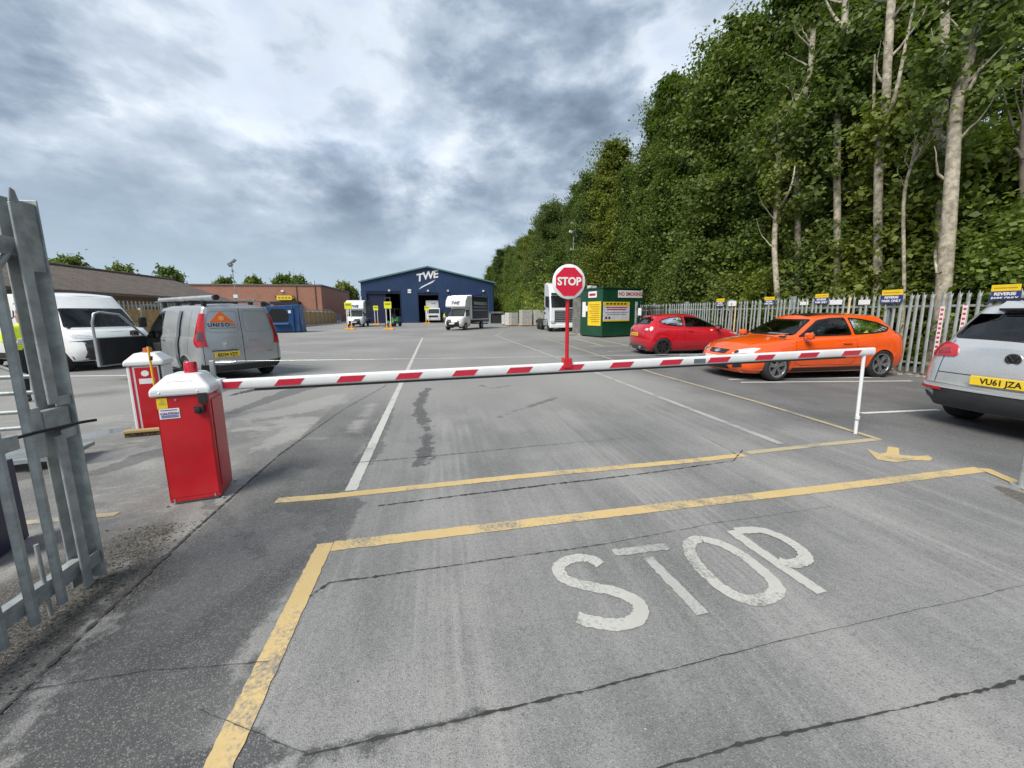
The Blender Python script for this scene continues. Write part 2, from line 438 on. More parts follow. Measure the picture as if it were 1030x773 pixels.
    def arch(s, x, z, r, mat=None, flare=.05, lip=.012):
        s.arches.append((x, z, r))
        for view, sg in (('L', 1), ('R', -1)):
            vs = []; fs = []; n = 26; zmin = .22
            for i in range(n+1):
                t = R(-14)+R(208)*i/n; c_, s_ = math.cos(t), math.sin(t)
                ro = (r+flare); ri = r-.03
                po = s.proj(view, x+c_*ro, max(zmin, z+s_*ro), .004); pi = s.proj(view, x+c_*ri, max(zmin-.02, z+s_*ri), lip)
                pi.y = sg*max(sg*pi.y, sg*po.y-.02)
                pk = pi.copy(); pk.y -= sg*.13
                vs += [po, pi, pk]
            for i in range(n): fs += [(3*i, 3*i+1, 3*i+4, 3*i+3), (3*i+1, 3*i+2, 3*i+5, 3*i+4)]
            MB().add(vs, fs).build('wheel_arch', mat or s.paint, s.root, 35)
            m = MB(); m.cyl((x, sg*.42, z), (x, sg*.80, z), r+.02, r+.02, 24)
            m2 = MB(); vsw = []; 
            for i in range(n+1):
                t = R(-20)+R(220)*i/n
                for yy in (.45, .90*1.0): vsw.append((x+math.cos(t)*(r+.01), sg*min(yy, abs(vs[3*(n//2)].y)-.05), z+math.sin(t)*(r+.01)))
            m2.add(vsw, [(2*i, 2*i+1, 2*i+3, 2*i+2) for i in range(n)]); 
            m2.add([(x+math.cos(R(-20)+R(220)*i/n)*(r+.01), sg*.45, z+math.sin(R(-20)+R(220)*i/n)*(r+.01)) for i in range(n+1)], [tuple(range(n+1))])
            m2.build('wheel_well', DARKINT, s.root)
    def finish(s):
        keep = []
        vw = {'L': lambda c, n: (c.x, c.z) if n.y > .15 and c.y > 0 else None, 'R': lambda c, n: (c.x, c.z) if n.y < -.15 and c.y < 0 else None,
              'F': lambda c, n: (c.y, c.z) if n.x > .12 and c.x > 0 else None, 'B': lambda c, n: (c.y, c.z) if n.x < -.12 and c.x < 0 else None}
        ax = {'L': (0, 2), 'R': (0, 2), 'F': (1, 2), 'B': (1, 2)}
        bb = [(v, p, min(q[0] for q in p), max(q[0] for q in p), min(q[1] for q in p), max(q[1] for q in p)) for v, p in s.cuts]
        VV = [Vector(v) for v in s.V]
        # consistent outward normals first
        me = bpy.data.meshes.new('tmp'); me.from_pydata(s.V, [], s.Fc); bm = bmesh.new(); bm.from_mesh(me); bmesh.ops.recalc_face_normals(bm, faces=bm.faces)
        dele = []
        for f in bm.faces:
            c = f.calc_center_median(); nn = f.normal; kill = False
            if nn.dot(c-Vector((0, 0, .7))) < -.2 and nn.length: nn = -nn
            for v, p, a0, a1, b0, b1 in bb:
                q = vw[v](c, nn)
                if q and a0 < q[0] < a1 and b0 < q[1] < b1:
                    i, j = ax[v]
                    if all(inside(p, l.co[i], l.co[j]) for l in f.verts): kill = True; break
            if not kill and abs(c.y) > .45:
                for x, z, r in s.arches:
                    if (c.x-x)**2+(c.z-z)**2 < (r+.005)**2: kill = True; break
            if kill: dele.append(f)
        bmesh.ops.delete(bm, geom=dele, context='FACES')
        me2 = bpy.data.meshes.new('body'); bm.to_mesh(me2); bm.free()
        for p in me2.polygons: p.use_smooth = True
        me2.set_sharp_from_angle(angle=R(34)); me2.materials.append(s.paint)
        return link('body', me2, s.root)
def wheel_proto(r, wd, rim_mat, spokes=5, rimr=None, style='spoke', tri=False):
    """tyre mesh with rim child, axle along y, outer face +y"""
    rr = rimr or r*.70
    t = MB(); h = wd/2
    t.lathe([(rr, -h*.9), (rr+.02, -h), (r-.03, -h*.95), (r-.008, -h*.8), (r, -h*.5), (r, h*.5), (r-.008, h*.8), (r-.03, h*.95), (rr+.02, h), (rr, h*.9), (rr-.012, h*.5)], n=36)
    tyre = t.build('wheel', RUBBER, None, 40)
    m = MB(); m.lathe([(rr, h*.92), (rr-.02, h*.95), (rr-.028, h*.7), (rr-.035, -h*.6)], n=36)
    m.lathe([(.001, h*.62), (.05, h*.66), (.062, h*.5), (.065, h*.1)], n=20)
    for k in range(spokes):
        a = 2*math.pi*k/spokes
        offs = (-.13, .13) if style == 'twin' else (0,)
        for o in offs:
            w0, w1 = (.022, .020) if style == 'twin' else ((.055, .040) if style == 'spoke' else (.10, .13))
            aa = a+o*.35; bb_ = a+o*1.25
            p0 = Vector((math.cos(aa)*.035, 0, math.sin(aa)*.035)); p1 = Vector((math.cos(bb_)*(rr-.012), 0, math.sin(bb_)*(rr-.012)))
            d = (p1-p0).normalized(); q = Vector((-d.z, 0, d.x)); y0, y1 = h*.66, h*.80
            vs = [p0+q*w0+Vector((0, y0, 0)), p0-q*w0+Vector((0, y0, 0)), p1-q*w1+Vector((0, y1, 0)), p1+q*w1+Vector((0, y1, 0))]
            vs += [v-Vector((0, .035, 0)) for v in vs]
            m.add(vs, [(0, 1, 2, 3), (7, 6, 5, 4), (0, 4, 5, 1), (1, 5, 6, 2), (2, 6, 7, 3), (3, 7, 4, 0)])
    rim = m.build('rim', rim_mat, tyre, 35)
    b = MB(); b.lathe([(.001, h*.15), (rr-.05, h*.12), (rr-.045, -h*.5)], n=28); b.build('brake_disc', M('brake', (.09, .085, .08), .45, .6), tyre, 35)
    return tyre
def put_wheels(car, proto, xs, y, r, steer=0):
    first = True
    for i, x in enumerate(xs):
        for sg in (1, -1):
            o = proto if first else copy_tree(proto); first = False
            o.parent = car.root if isinstance(car, Car) else car; o.location = (x, sg*y, r); o.rotation_euler = (0, random.uniform(0, 6), (0 if sg > 0 else math.pi)+(steer if i == 0 else 0))
def seats(root, xs, ys, zbase, mat=SEATM, rear=None):
    for x in xs:
        for y in ys:
            m = MB(); m.box((x, y, zbase+.28), (.14, .46, .56), ry=-.22); m.box((x-.13, y, zbase+.64), (.09, .26, .17), ry=-.15); m.box((x+.22, y, zbase), (.5, .48, .14))
            m.build('seat', mat, root, None, .04)
    if rear is not None:
        m = MB(); m.box((rear, 0, zbase+.25), (.14, 1.15, .5), ry=-.25)
        for y in (-.38, 0, .38): m.box((rear-.1, y, zbase+.55), (.08, .24, .13))
        m.build('rear_seat', mat, root, None, .04)
def plate(car_root, txt, loc, facing, mat=PLATEY, wd=.52, size=.105):
    """facing: rotation about z so that the plate faces local -y turned by it"""
    o = MB().box((0, 0, 0), (wd, .012, .112)).build('number_plate', mat, car_root, None, .006); o.location = loc; o.rotation_euler = (0, 0, facing)
    if txt: lettering(txt, size, INK, o, (0, -.0075, -.002), FACE_S, name='plate_lettering', width=.86, bold=.002)
    return o
def mirror(root, x, y, z, paint, sg):
    m = MB(); m.box((x, sg*(y+.11), z), (.11, .2, .15), rz=sg*-.15)
    o = m.build('mirror', paint, root, None, .045)
    MB().box((x-.03, sg*(y+.01), z-.05), (.06, .08, .04)).build('mirror_arm', BLACKP, o, None, .01)
    MB().box((x-.0565-.0, sg*(y+.115), z), (.006, .165, .115), rz=sg*-.15).build('mirror_glass', CHROME, o)
    return o

# ------------------------------------------------------------------ ground
def px(*pts): return [G(*p) for p in pts]
def ground_material():
    m, nt, b = principled('yard_surface')
    oc = objcoord(nt); sp = nt.nodes.new('ShaderNodeSeparateXYZ'); nt.links.new(oc.k, sp.inputs[0])
    X, Y = S(nt, sp.outputs[0]), S(nt, sp.outputs[1])
    wob = (noise(nt, combine(nt, X, Y, 0.0), .9, 3, .6)-.5)
    wob2 = (noise(nt, combine(nt, X, Y, 4.0), 3.5, 4, .65)-.5)
    Xw = X+wob*.55+wob2*.22; Yw = Y+wob*.9+wob2*.3
    big = noise(nt, combine(nt, X, Y, 7.0), .16, 2, .6); mid = noise(nt, combine(nt, X*1.0, Y*.7, 2.0), 1.1, 5, .62)
    fine = noise(nt, combine(nt, X, Y, 1.0), 30, 4, .78); grit = noise(nt, combine(nt, X, Y, 6.0), 190, 0, .6)
    streak = noise(nt, combine(nt, X*5.0, Y*.22, 0.0), 1.3, 3, .6)
    streak2 = noise(nt, combine(nt, X*22.0, Y*.5, 3.0), 1.0, 2, .6)
    # surfaces: pale worn lane, dark strip beside the joint, left yard, right bays, far yard
    lane = mixc(nt, mid.ss(.3, .7), (.165, .166, .166), (.250, .250, .246))
    lane = mixc(nt, (streak.ss(.46, .75)*.45+streak2.ss(.55, .75)*.40)*Y.ss(14, 4), lane, (.315, .315, .310))
    lane = mixc(nt, streak.ss(.45, .28)*.28, lane, (.125, .126, .128))
    trk = ((X-.05+wob*.5).abs()*-1.0).ss(-.34, -.08).max(((X-1.75+wob*.5).abs()*-1.0).ss(-.40, -.1)).max(((X-3.3+wob*.6).abs()*-1.0).ss(-.5, -.1))
    lane = mixc(nt, trk*(streak2*.8+mid*.5).ss(.4, .8)*.55, lane, (.33, .327, .318))
    lane = mixc(nt, noise(nt, combine(nt, X*.9, Y*.5, 31.0), 1.2, 4, .62).ss(.55, .7)*.5, lane, (.135, .136, .138))
    strip = mixc(nt, mid.ss(.38, .66), (.072, .073, .075), (.140, .141, .141))
    left = mixc(nt, mid.ss(.35, .7), (.130, .130, .127), (.25, .247, .236))
    left = mixc(nt, noise(nt, combine(nt, X*.5, Y*.8, 35.0), 1.0, 5, .66, .6).ss(.50, .60)*.75, left, (.37, .362, .34))
    left = mixc(nt, noise(nt, combine(nt, X*.6, Y*1.1, 38.0), 1.3, 4, .64).ss(.56, .66)*.7, left, (.115, .115, .113))
    right = mixc(nt, mid.ss(.3, .7), (.105, .106, .109), (.158, .159, .160))
    far = mixc(nt, big.ss(.3, .7), (.205, .203, .198), (.295, .29, .28))
    far = mixc(nt, noise(nt, combine(nt, X*.35, Y*.8, 5.0), .6, 2, .6).ss(.5, .75)*.5, far, (.17, .17, .17))
    c = mixc(nt, Xw.ss(-.95, -.78), strip, lane)                                # right of the yellow kerb line
    c = mixc(nt, X.ss(-1.74, -1.79), c, left)
    c = mixc(nt, Xw.ss(4.6, 5.5), c, right)
    fy = Yw+big*6.0
    c = mixc(nt, (fy.ss(5.5, 12.0))*X.ss(5.6, 4.2)*.9, c, far)
    c = mixc(nt, (fy.ss(10, 26))*X.ss(4.2, 5.6)*.8, c, far)
    # damp mud round the foot of the gate and the cabinet
    mud = (1.0-((Xw+2.15).abs()/.75).min(1.0))*(1.0-((Yw-2.35).abs()/1.05).min(1.0))
    c = mixc(nt, mud.ss(.12, .5)*.85, c, (.045, .042, .036))
    # pale, silty patches left and damp patches in the dark strip
    silt = noise(nt, combine(nt, X*.8, Y*.8, 11.0), 1.4, 4, .62)
    c = mixc(nt, silt.ss(.54, .66)*X.ss(-.95, -1.15)*Y.ss(3.3, 4.6)*Y.ss(13, 9)*.75, c, (.31, .305, .29))
    c = mixc(nt, silt.ss(.57, .66)*X.ss(-.8, -1.0)*Y.ss(3.6, 2.6)*.5, c, (.20, .20, .198))
    # stains: distance fields stored on the mesh (see STAINS), edges roughened by noise
    edge = noise(nt, combine(nt, X, Y, 21.0), 9, 4, .68)-.5; edge2 = noise(nt, combine(nt, X, Y, 23.0), 2.5, 3, .6)-.5
    def att(nm):
        a = nt.nodes.new('ShaderNodeAttribute'); a.attribute_name = nm; return S(nt, a.outputs['Fac'])
    def stain(c, nm, col, k, amp, soft):
        f = (att(nm)+edge*amp+edge2*amp*.9).ss(soft, -soft); return mixc(nt, f*k, c, col), f
    c, _ = stain(c, 'pale', (.32, .315, .305), .65, .42, .05)
    c, _ = stain(c, 'soft', (.088, .089, .091), .72, .22, .02)
    c, f1 = stain(c, 'wet', (.055, .056, .059), .82, .11, .014)
    c, _ = stain(c, 'drip', (.062, .063, .066), .8, .30, .015)
    c, f2 = stain(c, 'puddle', (.12, .125, .13), .9, .30, .02)
    c, _ = stain(c, 'mudd', (.085, .068, .052), .8, .14, .02)
    dm = (f2*1.7+f1*.45).min(1.7)
    vo = nt.nodes.new('ShaderNodeTexVoronoi'); vo.inputs['Scale'].default_value = 165; nt.links.new(combine(nt, X, Y, 0.0).k, vo.inputs['Vector'])
    vc = nt.nodes.new('ShaderNodeSeparateXYZ'); nt.links.new(vo.outputs['Color'], vc.inputs[0]); vr = S(nt, vc.outputs[0]); vd = S(nt, vo.outputs['Distance'])
    vo2 = nt.nodes.new('ShaderNodeTexVoronoi'); vo2.inputs['Scale'].default_value = 26; nt.links.new(combine(nt, X, Y, 5.0).k, vo2.inputs['Vector'])
    v2c = nt.nodes.new('ShaderNodeSeparateXYZ'); nt.links.new(vo2.outputs['Color'], v2c.inputs[0]); v2r = S(nt, v2c.outputs[0]); v2d = S(nt, vo2.outputs['Distance'])
    c = mixc(nt, fine.ss(.52, .74)*.42, c, (.070, .070, .070)); c = mixc(nt, fine.ss(.46, .30)*.30, c, (.36, .355, .345))
    c = mixc(nt, vr.ss(.55, 1.0)*vd.ss(.75, .2)*.46, c, (.40, .395, .38)); c = mixc(nt, vr.ss(.42, .0)*vd.ss(.75, .2)*.58, c, (.05, .05, .05))
    pit = v2r.ss(.06, .05)*(v2d+edge*.25).ss(.20, .10)*mid.ss(.5, .65); c = mixc(nt, pit*.85, c, (.03, .03, .03))
    nt.links.new(c.k, b.inputs['Base Color'])
    rg = (mid.ss(.2, .8, .72, .92)-dm*.50).max(.05); nt.links.new(rg.k, b.inputs['Roughness']); nt.links.new((f2*.3+.35).k, b.inputs['Specular IOR Level'])
    bn = nt.nodes.new('ShaderNodeBump'); nt.links.new(((1.0-f2*.97)*.6).k, bn.inputs['Strength']); bn.inputs['Distance'].default_value = .007
    nt.links.new((fine*.6+grit*.5+vd*.35+wob2*.8-pit*1.2).k, bn.inputs['Height']); nt.links.new(bn.outputs[0], b.inputs['Normal'])
    return m
GROUNDM = ground_material()
STAINS = {'wet': [(px((300, 765), (400, 741), (478, 720)), (.012, .022, .03)), (px((150, 800), (240, 757), (300, 766)), (.09, .075, .01))],
  'drip': [(px((430, 391), (420, 408), (431, 436), (424, 466)), (.05, .09, .05, .10))],
  'soft': [(px((352, 486), (375, 452), (392, 412)), (.06, .10, .06)), (px((272, 512), (350, 508), (330, 545), (310, 560)), (.06, .12, .12, .02)), (px((484, 388), (495, 391), (512, 388)), (.03, .03, .03)), (px((190, 480), (260, 560)), (.05, .05)), (px((100, 475), (150, 458), (210, 450)), (.1, .2, .1)), (px((235, 415), (300, 392), (360, 380)), (.1, .25, .2)), (px((20, 480), (60, 470)), (.15, .2)), (px((500, 420), (560, 400)), (.02, .05))],
  'pale': [(px((250, 420), (300, 412), (340, 398)), (.2, .3, .2)), (px((262, 452), (285, 440), (300, 428)), (.1, .15, .1)), (px((140, 516), (172, 509), (236, 488)), (.0, .05, .0)), (px((60, 470), (130, 455), (150, 470)), (.1, .2, .05)), (px((225, 690), (265, 640), (300, 590)), (.0, .06, .0)), (px((0, 770), (90, 640), (130, 560)), (.03, .0, .0))],
  'puddle': [(px((52, 446), (90, 438), (122, 432)), (.10, .24, .10)), (px((232, 398), (256, 392)), (.05, .10))], 'mudd': [(px((1005, 490), (1030, 500), (1060, 515)), (.05, .11, .1))]}
gx = np.concatenate([[-500, -60, -12], np.arange(-9, 8, .06), [12, 60, 500]]); gy = np.concatenate([[-60, -5], np.arange(.6, 9.5, .06), [12, 20, 60, 900]])
GXm, GYm = np.meshgrid(gx, gy); nx_, ny_ = len(gx), len(gy)
me = bpy.data.meshes.new('yard_ground'); me.from_pydata(np.stack([GXm.ravel(), GYm.ravel(), np.zeros(nx_*ny_)], 1).tolist(), [], [(j*nx_+i, j*nx_+i+1, (j+1)*nx_+i+1, (j+1)*nx_+i) for j in range(ny_-1) for i in range(nx_-1)])
for nm, shapes in STAINS.items():
    D = np.full(GXm.shape, 9.0)
    for pts, rads in shapes:
        for (a, b), (ra, rb) in zip(zip(pts[:-1], pts[1:]), zip(rads[:-1], rads[1:])):
            ux, uy = b.x-a.x, b.y-a.y; t = np.clip(((GXm-a.x)*ux+(GYm-a.y)*uy)/(ux*ux+uy*uy), 0, 1)
            D = np.minimum(D, np.hypot(GXm-a.x-t*ux, GYm-a.y-t*uy)-(ra+(rb-ra)*t))
    me.attributes.new(nm, 'FLOAT', 'POINT').data.foreach_set('value', np.clip(D, -1, 9).ravel().astype(np.float32))
me.materials.append(GROUNDM); ground = link('yard_ground', me); tag(ground, 'worn grey concrete and asphalt yard surface with cracks', 'ground', kind='structure')

def paint_mat(name, col, wear=.5, under=(.17, .17, .168)):
    m, nt, b = principled(name); oc = objcoord(nt)
    a = noise(nt, oc, 2.2, 6, .65); g = noise(nt, oc, 60, 4, .7)
    f = (a*.75+g*.45).ss(wear, wear+.22)
    c = mixc(nt, a.ss(.3, .7), [x*.82 for x in col], col); c = mixc(nt, f, c, under)
    nt.links.new(c.k, b.inputs['Base Color']); b.inputs['Roughness'].default_value = .75
    return m
YELLOW = paint_mat('yellow_road_paint', (.62, .46, .215), .565); YELLOWF = paint_mat('faded_yellow_paint', (.48, .41, .26), .56, (.2, .2, .19))
WHITEM = paint_mat('white_road_paint', (.52, .52, .49), .60); WHITEB = paint_mat('fresh_white_paint', (.66, .66, .64), .68); WHITEW = paint_mat('worn_white_paint', (.44, .44, .42), .54, (.2, .2, .2))
def gpoly(pts, z): return [(p[0], p[1], z) for p in pts]
def strip_mesh(pts, wd, z, jit=.0, step=.12):
    """painted strip along ground points (metres)"""
    p = densify([(a[0], a[1]) for a in pts], step, False); vs = []; n = len(p); wds = wd if isinstance(wd, (list, tuple)) else None
    for i in range(n):
        a, b = Vector(p[max(i-1, 0)]), Vector(p[min(i+1, n-1)]); d = (b-a).normalized(); q = Vector((-d.y, d.x))
        ww = (wd if not wds else np.interp(i/(n-1), np.linspace(0, 1, len(wds)), wds))/2
        for s in (1, -1): r = ww+random.gauss(0, jit); vs.append((p[i][0]+s*q.x*r, p[i][1]+s*q.y*r, z))
    return MB().add(vs, [(2*i, 2*i+1, 2*i+3, 2*i+2) for i in range(n-1)])
def marking(name, pts, wd, mat, label, z=.004, jit=.0022):
    near = min(p[1] for p in pts) < 6
    o = strip_mesh(pts, wd, z, jit, .03 if near else .2).build(name, mat, None, fix=False); tag(o, label, 'road marking', kind='structure'); return o
marking('yellow_line', [(-.80, .2), (-.80, 2.58)], .105, YELLOW, 'thick yellow line running up the left edge of the lane towards the cabinet')
marking('yellow_line', [(-.745, 2.535), (2.0, 2.53), (3.3, 2.52), (5.16, 2.525)], .11, YELLOW, 'yellow stop line across the lane just beyond the painted word')
marking('yellow_line', px((989, 472), (1024, 487), (1060, 506)), .10, YELLOW, 'short yellow line at the foot of the grey post on the right', z=.008)
marking('yellow_line', px((278, 504), (330, 500), (520, 480), (700, 463.5), (748, 458)), .095, YELLOW, 'yellow line across the lane below the barrier boom')
marking('yellow_line', px((752, 456), (815, 449), (884, 442)), .085, YELLOWF, 'faded yellow line ending below the boom rest leg')
marking('yellow_line', px((884, 442.5), (760, 404.5), (660, 376.5), (608, 359.6), (570, 347.4), (546, 340.5)), .08, YELLOWF, 'long pale yellow line along the parking bays on the right', z=.008)
marking('yellow_line', px((20, 527), (70, 522), (118, 517.5)), .07, YELLOWF, 'broken faded yellow line on the ground behind the gate')
marking('white_line', px((353, 494), (425, 340)), .10, WHITEM, 'long white centre line running away to the warehouse')
marking('white_line', px((786, 447), (612, 380), (560, 360), (500, 338.3)), .10, WHITEW, 'worn white line on the right of the lane', z=.004)
marking('white_line', px((498, 338.5), (506, 333.5)), .10, WHITEW, 'short white line turning towards the box van', z=.008)
for i, (a, b, lb) in enumerate([((866, 416), (944, 412.5), 'white bay line ending at the silver car bumper'), ((733, 382), (885, 380), 'white bay line under the orange car'), ((745, 385), (917, 383.5), 'white bay line in front of the orange car doors'),
        ((592, 348.6), (640, 348.3), 'white bay line pointing at the red car bumper'), ((611, 353.6), (660, 353.0), 'white bay line beside the red car rear wheel')]):
    marking('bay_line', px(a, b), .075, WHITEB, lb, z=.0045)
for a, b, lb in [((600, 341.5), (640, 349.5), 'pale yellow diagonal line in front of the green cabin'), ((575, 340), (607, 348.5), 'pale yellow diagonal line left of the green cabin corner')]:
    marking('bay_line', px(a, b), .12, YELLOWF, lb, z=.0055)
for i, (a, b, lb) in enumerate([((282, 343.5), (365, 342.5), 'farthest white bay line right of the silver van'), ((282, 348.8), (368, 349.5), 'second farthest white bay line right of the silver van'), ((282, 354), (352, 356.8), 'middle white bay line right of the silver van'), ((285, 366.5), (326, 367.8), 'nearest white bay line right of the silver van')]):
    marking('bay_line', px(a, b), .10, WHITEW, lb)
marking('white_line', px((40, 379), (128, 378)), .12, WHITEB, 'white bay line below the white van bumper')
# the painted word
word = empty('painted_word', (0, 0, 0)); tag(word, 'worn white word STOP painted on the lane', 'road marking', kind='structure')
def crop5(pts): return [G(520+a/3.03, 500+b/3.03) for a, b in pts]
def smooth_path(p, n=6, closed=False):
    out = []; m = len(p)
    for i in range(m if closed else m-1):
        p0, p1, p2, p3 = (p[(i-1) % m] if closed or i else p[0]), p[i], p[(i+1) % m], (p[(i+2) % m] if closed or i+2 < m else p[-1])
        for k in range(n):
            t = k/n; out.append(.5*((2*p1)+(p2-p0)*t+(2*p0-5*p1+4*p2-p3)*t*t+(3*p1-p0-3*p2+p3)*t**3))
    out.append(p[0] if closed else p[-1]); return out
LW = paint_mat('letter_paint', (.50, .50, .465), .575)
letters = [('S', [[(255, 208), (222, 190), (178, 188), (138, 203), (126, 225), (155, 256), (230, 276), (305, 292), (362, 320), (378, 352), (355, 380), (300, 391), (235, 384), (184, 370)]], LW),
           ('T', [[(294, 172), (458, 152)], [(398, 188), (480, 270), (566, 360)]], WHITEW),
           ('O', [[(562, 130), (528, 142), (527, 172), (556, 215), (610, 268), (672, 306), (735, 317), (785, 298), (788, 270), (745, 225), (690, 182), (630, 148)]], LW),
           ('P', [[(652, 104), (780, 194), (930, 294)], [(668, 106), (735, 103), (795, 120), (852, 152), (878, 180), (868, 200), (832, 206), (798, 196)]], LW)]
for ch, paths, mt in letters:
    mm = MB()
    for k, pth in enumerate(paths):
        q = crop5(pth); q = smooth_path(q, 6, ch == 'O') if len(q) > 2 else q
        sm = strip_mesh(q, .078 if ch != 'T' else .068, .0045+.0015*k, .003, .03); mm.add(sm.v, sm.f)
    mm.build('letter', mt, word, fix=False)
arrow = MB().add([(*G(640+a/2.64, 400+b/2.64).xy, .0045) for a, b in [(612, 138), (648, 151), (664, 147), (668, 131), (697, 135), (699, 154), (742, 157), (775, 155), (788, 162), (780, 169), (738, 168), (690, 173), (640, 166)]], [tuple(range(13))])
tag(arrow.build('painted_mark', YELLOW, None, fix=False), 'ragged yellow painted mark between the two yellow lines', 'road marking', kind='structure')

# cracks and stains: parts of the ground
CRACK = M('crack_fill', (.035, .035, .035), .8, 0, .3, 30); WET = M('damp_stain', (.052, .053, .055), .5, 0, .3, 6, .15, 90); RUT = M('soft_stain', (.085, .086, .088), .65, 0, .25, 7, .2, 90)
def crack(pts, wd, mat=CRACK, z=.0065):
    q = densify([tuple(p.xy) for p in pts], .022, False); out = []; off = 0
    for i, p in enumerate(q):
        off = off*.86+random.gauss(0, .0011); out.append((p[0]+off*.6, p[1]+off))
    n = len(out); wds = [max(.0015, w_*.30*max(.15, 1+random.gauss(0, .55))) for w_ in np.interp(np.linspace(0, 1, n), np.linspace(0, 1, len(wd)), wd)]
    vs = []
    for i in range(n):
        a, b = Vector(out[max(i-1, 0)]), Vector(out[min(i+1, n-1)]); d = (b-a).normalized(); k = Vector((-d.y, d.x))*wds[i]/2
        vs += [(out[i][0]+k.x, out[i][1]+k.y, z), (out[i][0]-k.x, out[i][1]-k.y, z)]
    MB().add(vs, [(2*i, 2*i+1, 2*i+3, 2*i+2) for i in range(n-1)]).build('crack', mat, ground, fix=False)
crack(px((380, 509.5), (520, 492), (640, 478), (738, 464)), [.02, .045, .03, .02]); crack(px((738, 464), (747, 453)), [.03, .02]); crack(px((747, 461), (705, 438)), [.02, .004])
crack(px((355, 466), (440, 459), (540, 449), (632, 441)), [.028, .022, .016, .008])
crack(px((311, 601), (331, 587), (430, 573), (609, 548), (720, 527), (837, 510)), [.03, .018, .014, .008, .006, .006])
crack(px((200, 715), (306, 760)), [.006, .01]); crack(px((306, 760), (478, 722), (640, 683), (810, 640), (1000, 597), (1090, 576)), [.02, .03, .008, .006, .005, .005])
crack(px((655, 776), (769, 744), (829, 731), (900, 717), (943, 706), (1030, 685), (1100, 670)), [.012, .03, .022, .012, .03, .034, .02])
crack(px((0, 700), (150, 675), (270, 667)), [.008, .012, .006]); crack(px((905, 455), (1000, 470)), [.004, .004])
JOINT = M('joint', (.05, .048, .045), .9, 0, .4, 20)
crack([Vector((-1.70, .3, 0)), Vector((-1.75, 1.6, 0)), Vector((-1.79, 2.9, 0)), Vector((-1.78, 4.5, 0)), Vector((-1.55, 6.5, 0)), Vector((-1.17, 8.3, 0)), Vector((-.9, 11, 0))], [.04, .05, .05, .03, .03, .02, .012], JOINT)
# loose stones, twigs and litter along the joint and under the gate
def litter(name, n, mat, seed, area, size, label, cat):
    r = np.random.default_rng(seed); mm = MB()
    for i in range(n):
        x, y = area(r); s = r.uniform(*size); a = r.uniform(0, 6.3); e = r.uniform(.35, 1)
        pts = [(x+math.cos(a+t)*s*(1 if k % 2 else e), y+math.sin(a+t)*s*(e if k % 2 else .8)) for k, t in enumerate((0, 1.5, 3.1, 4.6))]
        h_ = s*r.uniform(.1, .5); k = len(mm.v); mm.v += [(p[0], p[1], .002) for p in pts]+[(p[0]*.6+x*.4, p[1]*.6+y*.4, h_) for p in pts]
        mm.f += [(k+4, k+5, k+6, k+7)]+[(k+j, k+(j+1) % 4, k+4+(j+1) % 4, k+4+j) for j in range(4)]
    o = mm.build(name, mat); tag(o, label, cat, kind='stuff')
def a_gate(r):
    y = r.uniform(1.0, 3.1); return (-2.02+abs(r.normal(0, .16))*(-1 if r.random() < .55 else .7), y)
def a_joint(r):
    y = r.uniform(.8, 5.0)**1.0; return (-1.74-.03*(y > 2.5)+r.normal(0, .022), y)
litter('leaf_litter', 1900, M('litter', (.055, .046, .034), .9, 0, .5, 40), 1, a_gate, (.003, .011), 'dark leaf litter and grit under the gate', 'leaf litter')
litter('grit', 700, M('grit', (.20, .195, .185), .9, 0, .4, 40), 2, a_joint, (.002, .008), 'pale grit lying along the joint beside the dark strip', 'grit')
litter('pebbles', 260, M('pebble', (.34, .33, .31), .8, 0, .4, 40), 3, lambda r: (r.uniform(-1.6, 4.8), r.uniform(1.0, 6.0)), (.002, .006), 'tiny pale stones scattered over the lane', 'pebbles')
litter('gravel_strip', 900, M('gravel', (.30, .27, .22), .9, 0, .4, 40), 4, lambda r: (r.uniform(10.75, 11.6), r.uniform(1.5, 12)), (.02, .07), 'strip of pale gravel along the foot of the right fence', 'gravel')

# ------------------------------------------------------------------ buildings
NAVY = None
def cladding(name, col, pitch=.33, rough=.45, vert=True):
    m, nt, b = principled(name); oc = objcoord(nt); sp = nt.nodes.new('ShaderNodeSeparateXYZ'); nt.links.new(oc.k, sp.inputs[0])
    n = noise(nt, oc, .35, 5); c = mixc(nt, n.ss(.3, .7), [x*.85 for x in col], [x*1.15 for x in col]); nt.links.new(c.k, b.inputs['Base Color'])
    wv = (S(nt, sp.outputs[0 if vert else 2])*(6.2832/pitch))._m('SINE').ss(-.3, .3)
    bn = nt.nodes.new('ShaderNodeBump'); bn.inputs['Strength'].default_value = .6; bn.inputs['Distance'].default_value = .04
    nt.links.new(wv.k, bn.inputs['Height']); nt.links.new(bn.outputs[0], b.inputs['Normal']); b.inputs['Roughness'].default_value = rough
    return m
def brick_mat():
    m, nt, b = principled('red_brick'); oc = objcoord(nt); sp = nt.nodes.new('ShaderNodeSeparateXYZ'); nt.links.new(oc.k, sp.inputs[0])
    X, Y, Z = (S(nt, sp.outputs[i]) for i in range(3))
    br = nt.nodes.new('ShaderNodeTexBrick'); nt.links.new(combine(nt, X+Y, Z, 0.0).k, br.inputs['Vector'])
    br.inputs['Scale'].default_value = 1; br.inputs['Brick Width'].default_value = .225; br.inputs['Row Height'].default_value = .075; br.inputs['Mortar Size'].default_value = .008
    br.inputs['Color1'].default_value = (.30, .105, .06, 1); br.inputs['Color2'].default_value = (.38, .145, .085, 1); br.inputs['Mortar'].default_value = (.3, .25, .21, 1)
    n = noise(nt, oc, .5, 6, .65); c = mixc(nt, n.ss(.45, .8)*.5, S(nt, br.outputs[0]), (.16, .085, .06)); nt.links.new(c.k, b.inputs['Base Color']); b.inputs['Roughness'].default_value = .9
    return m
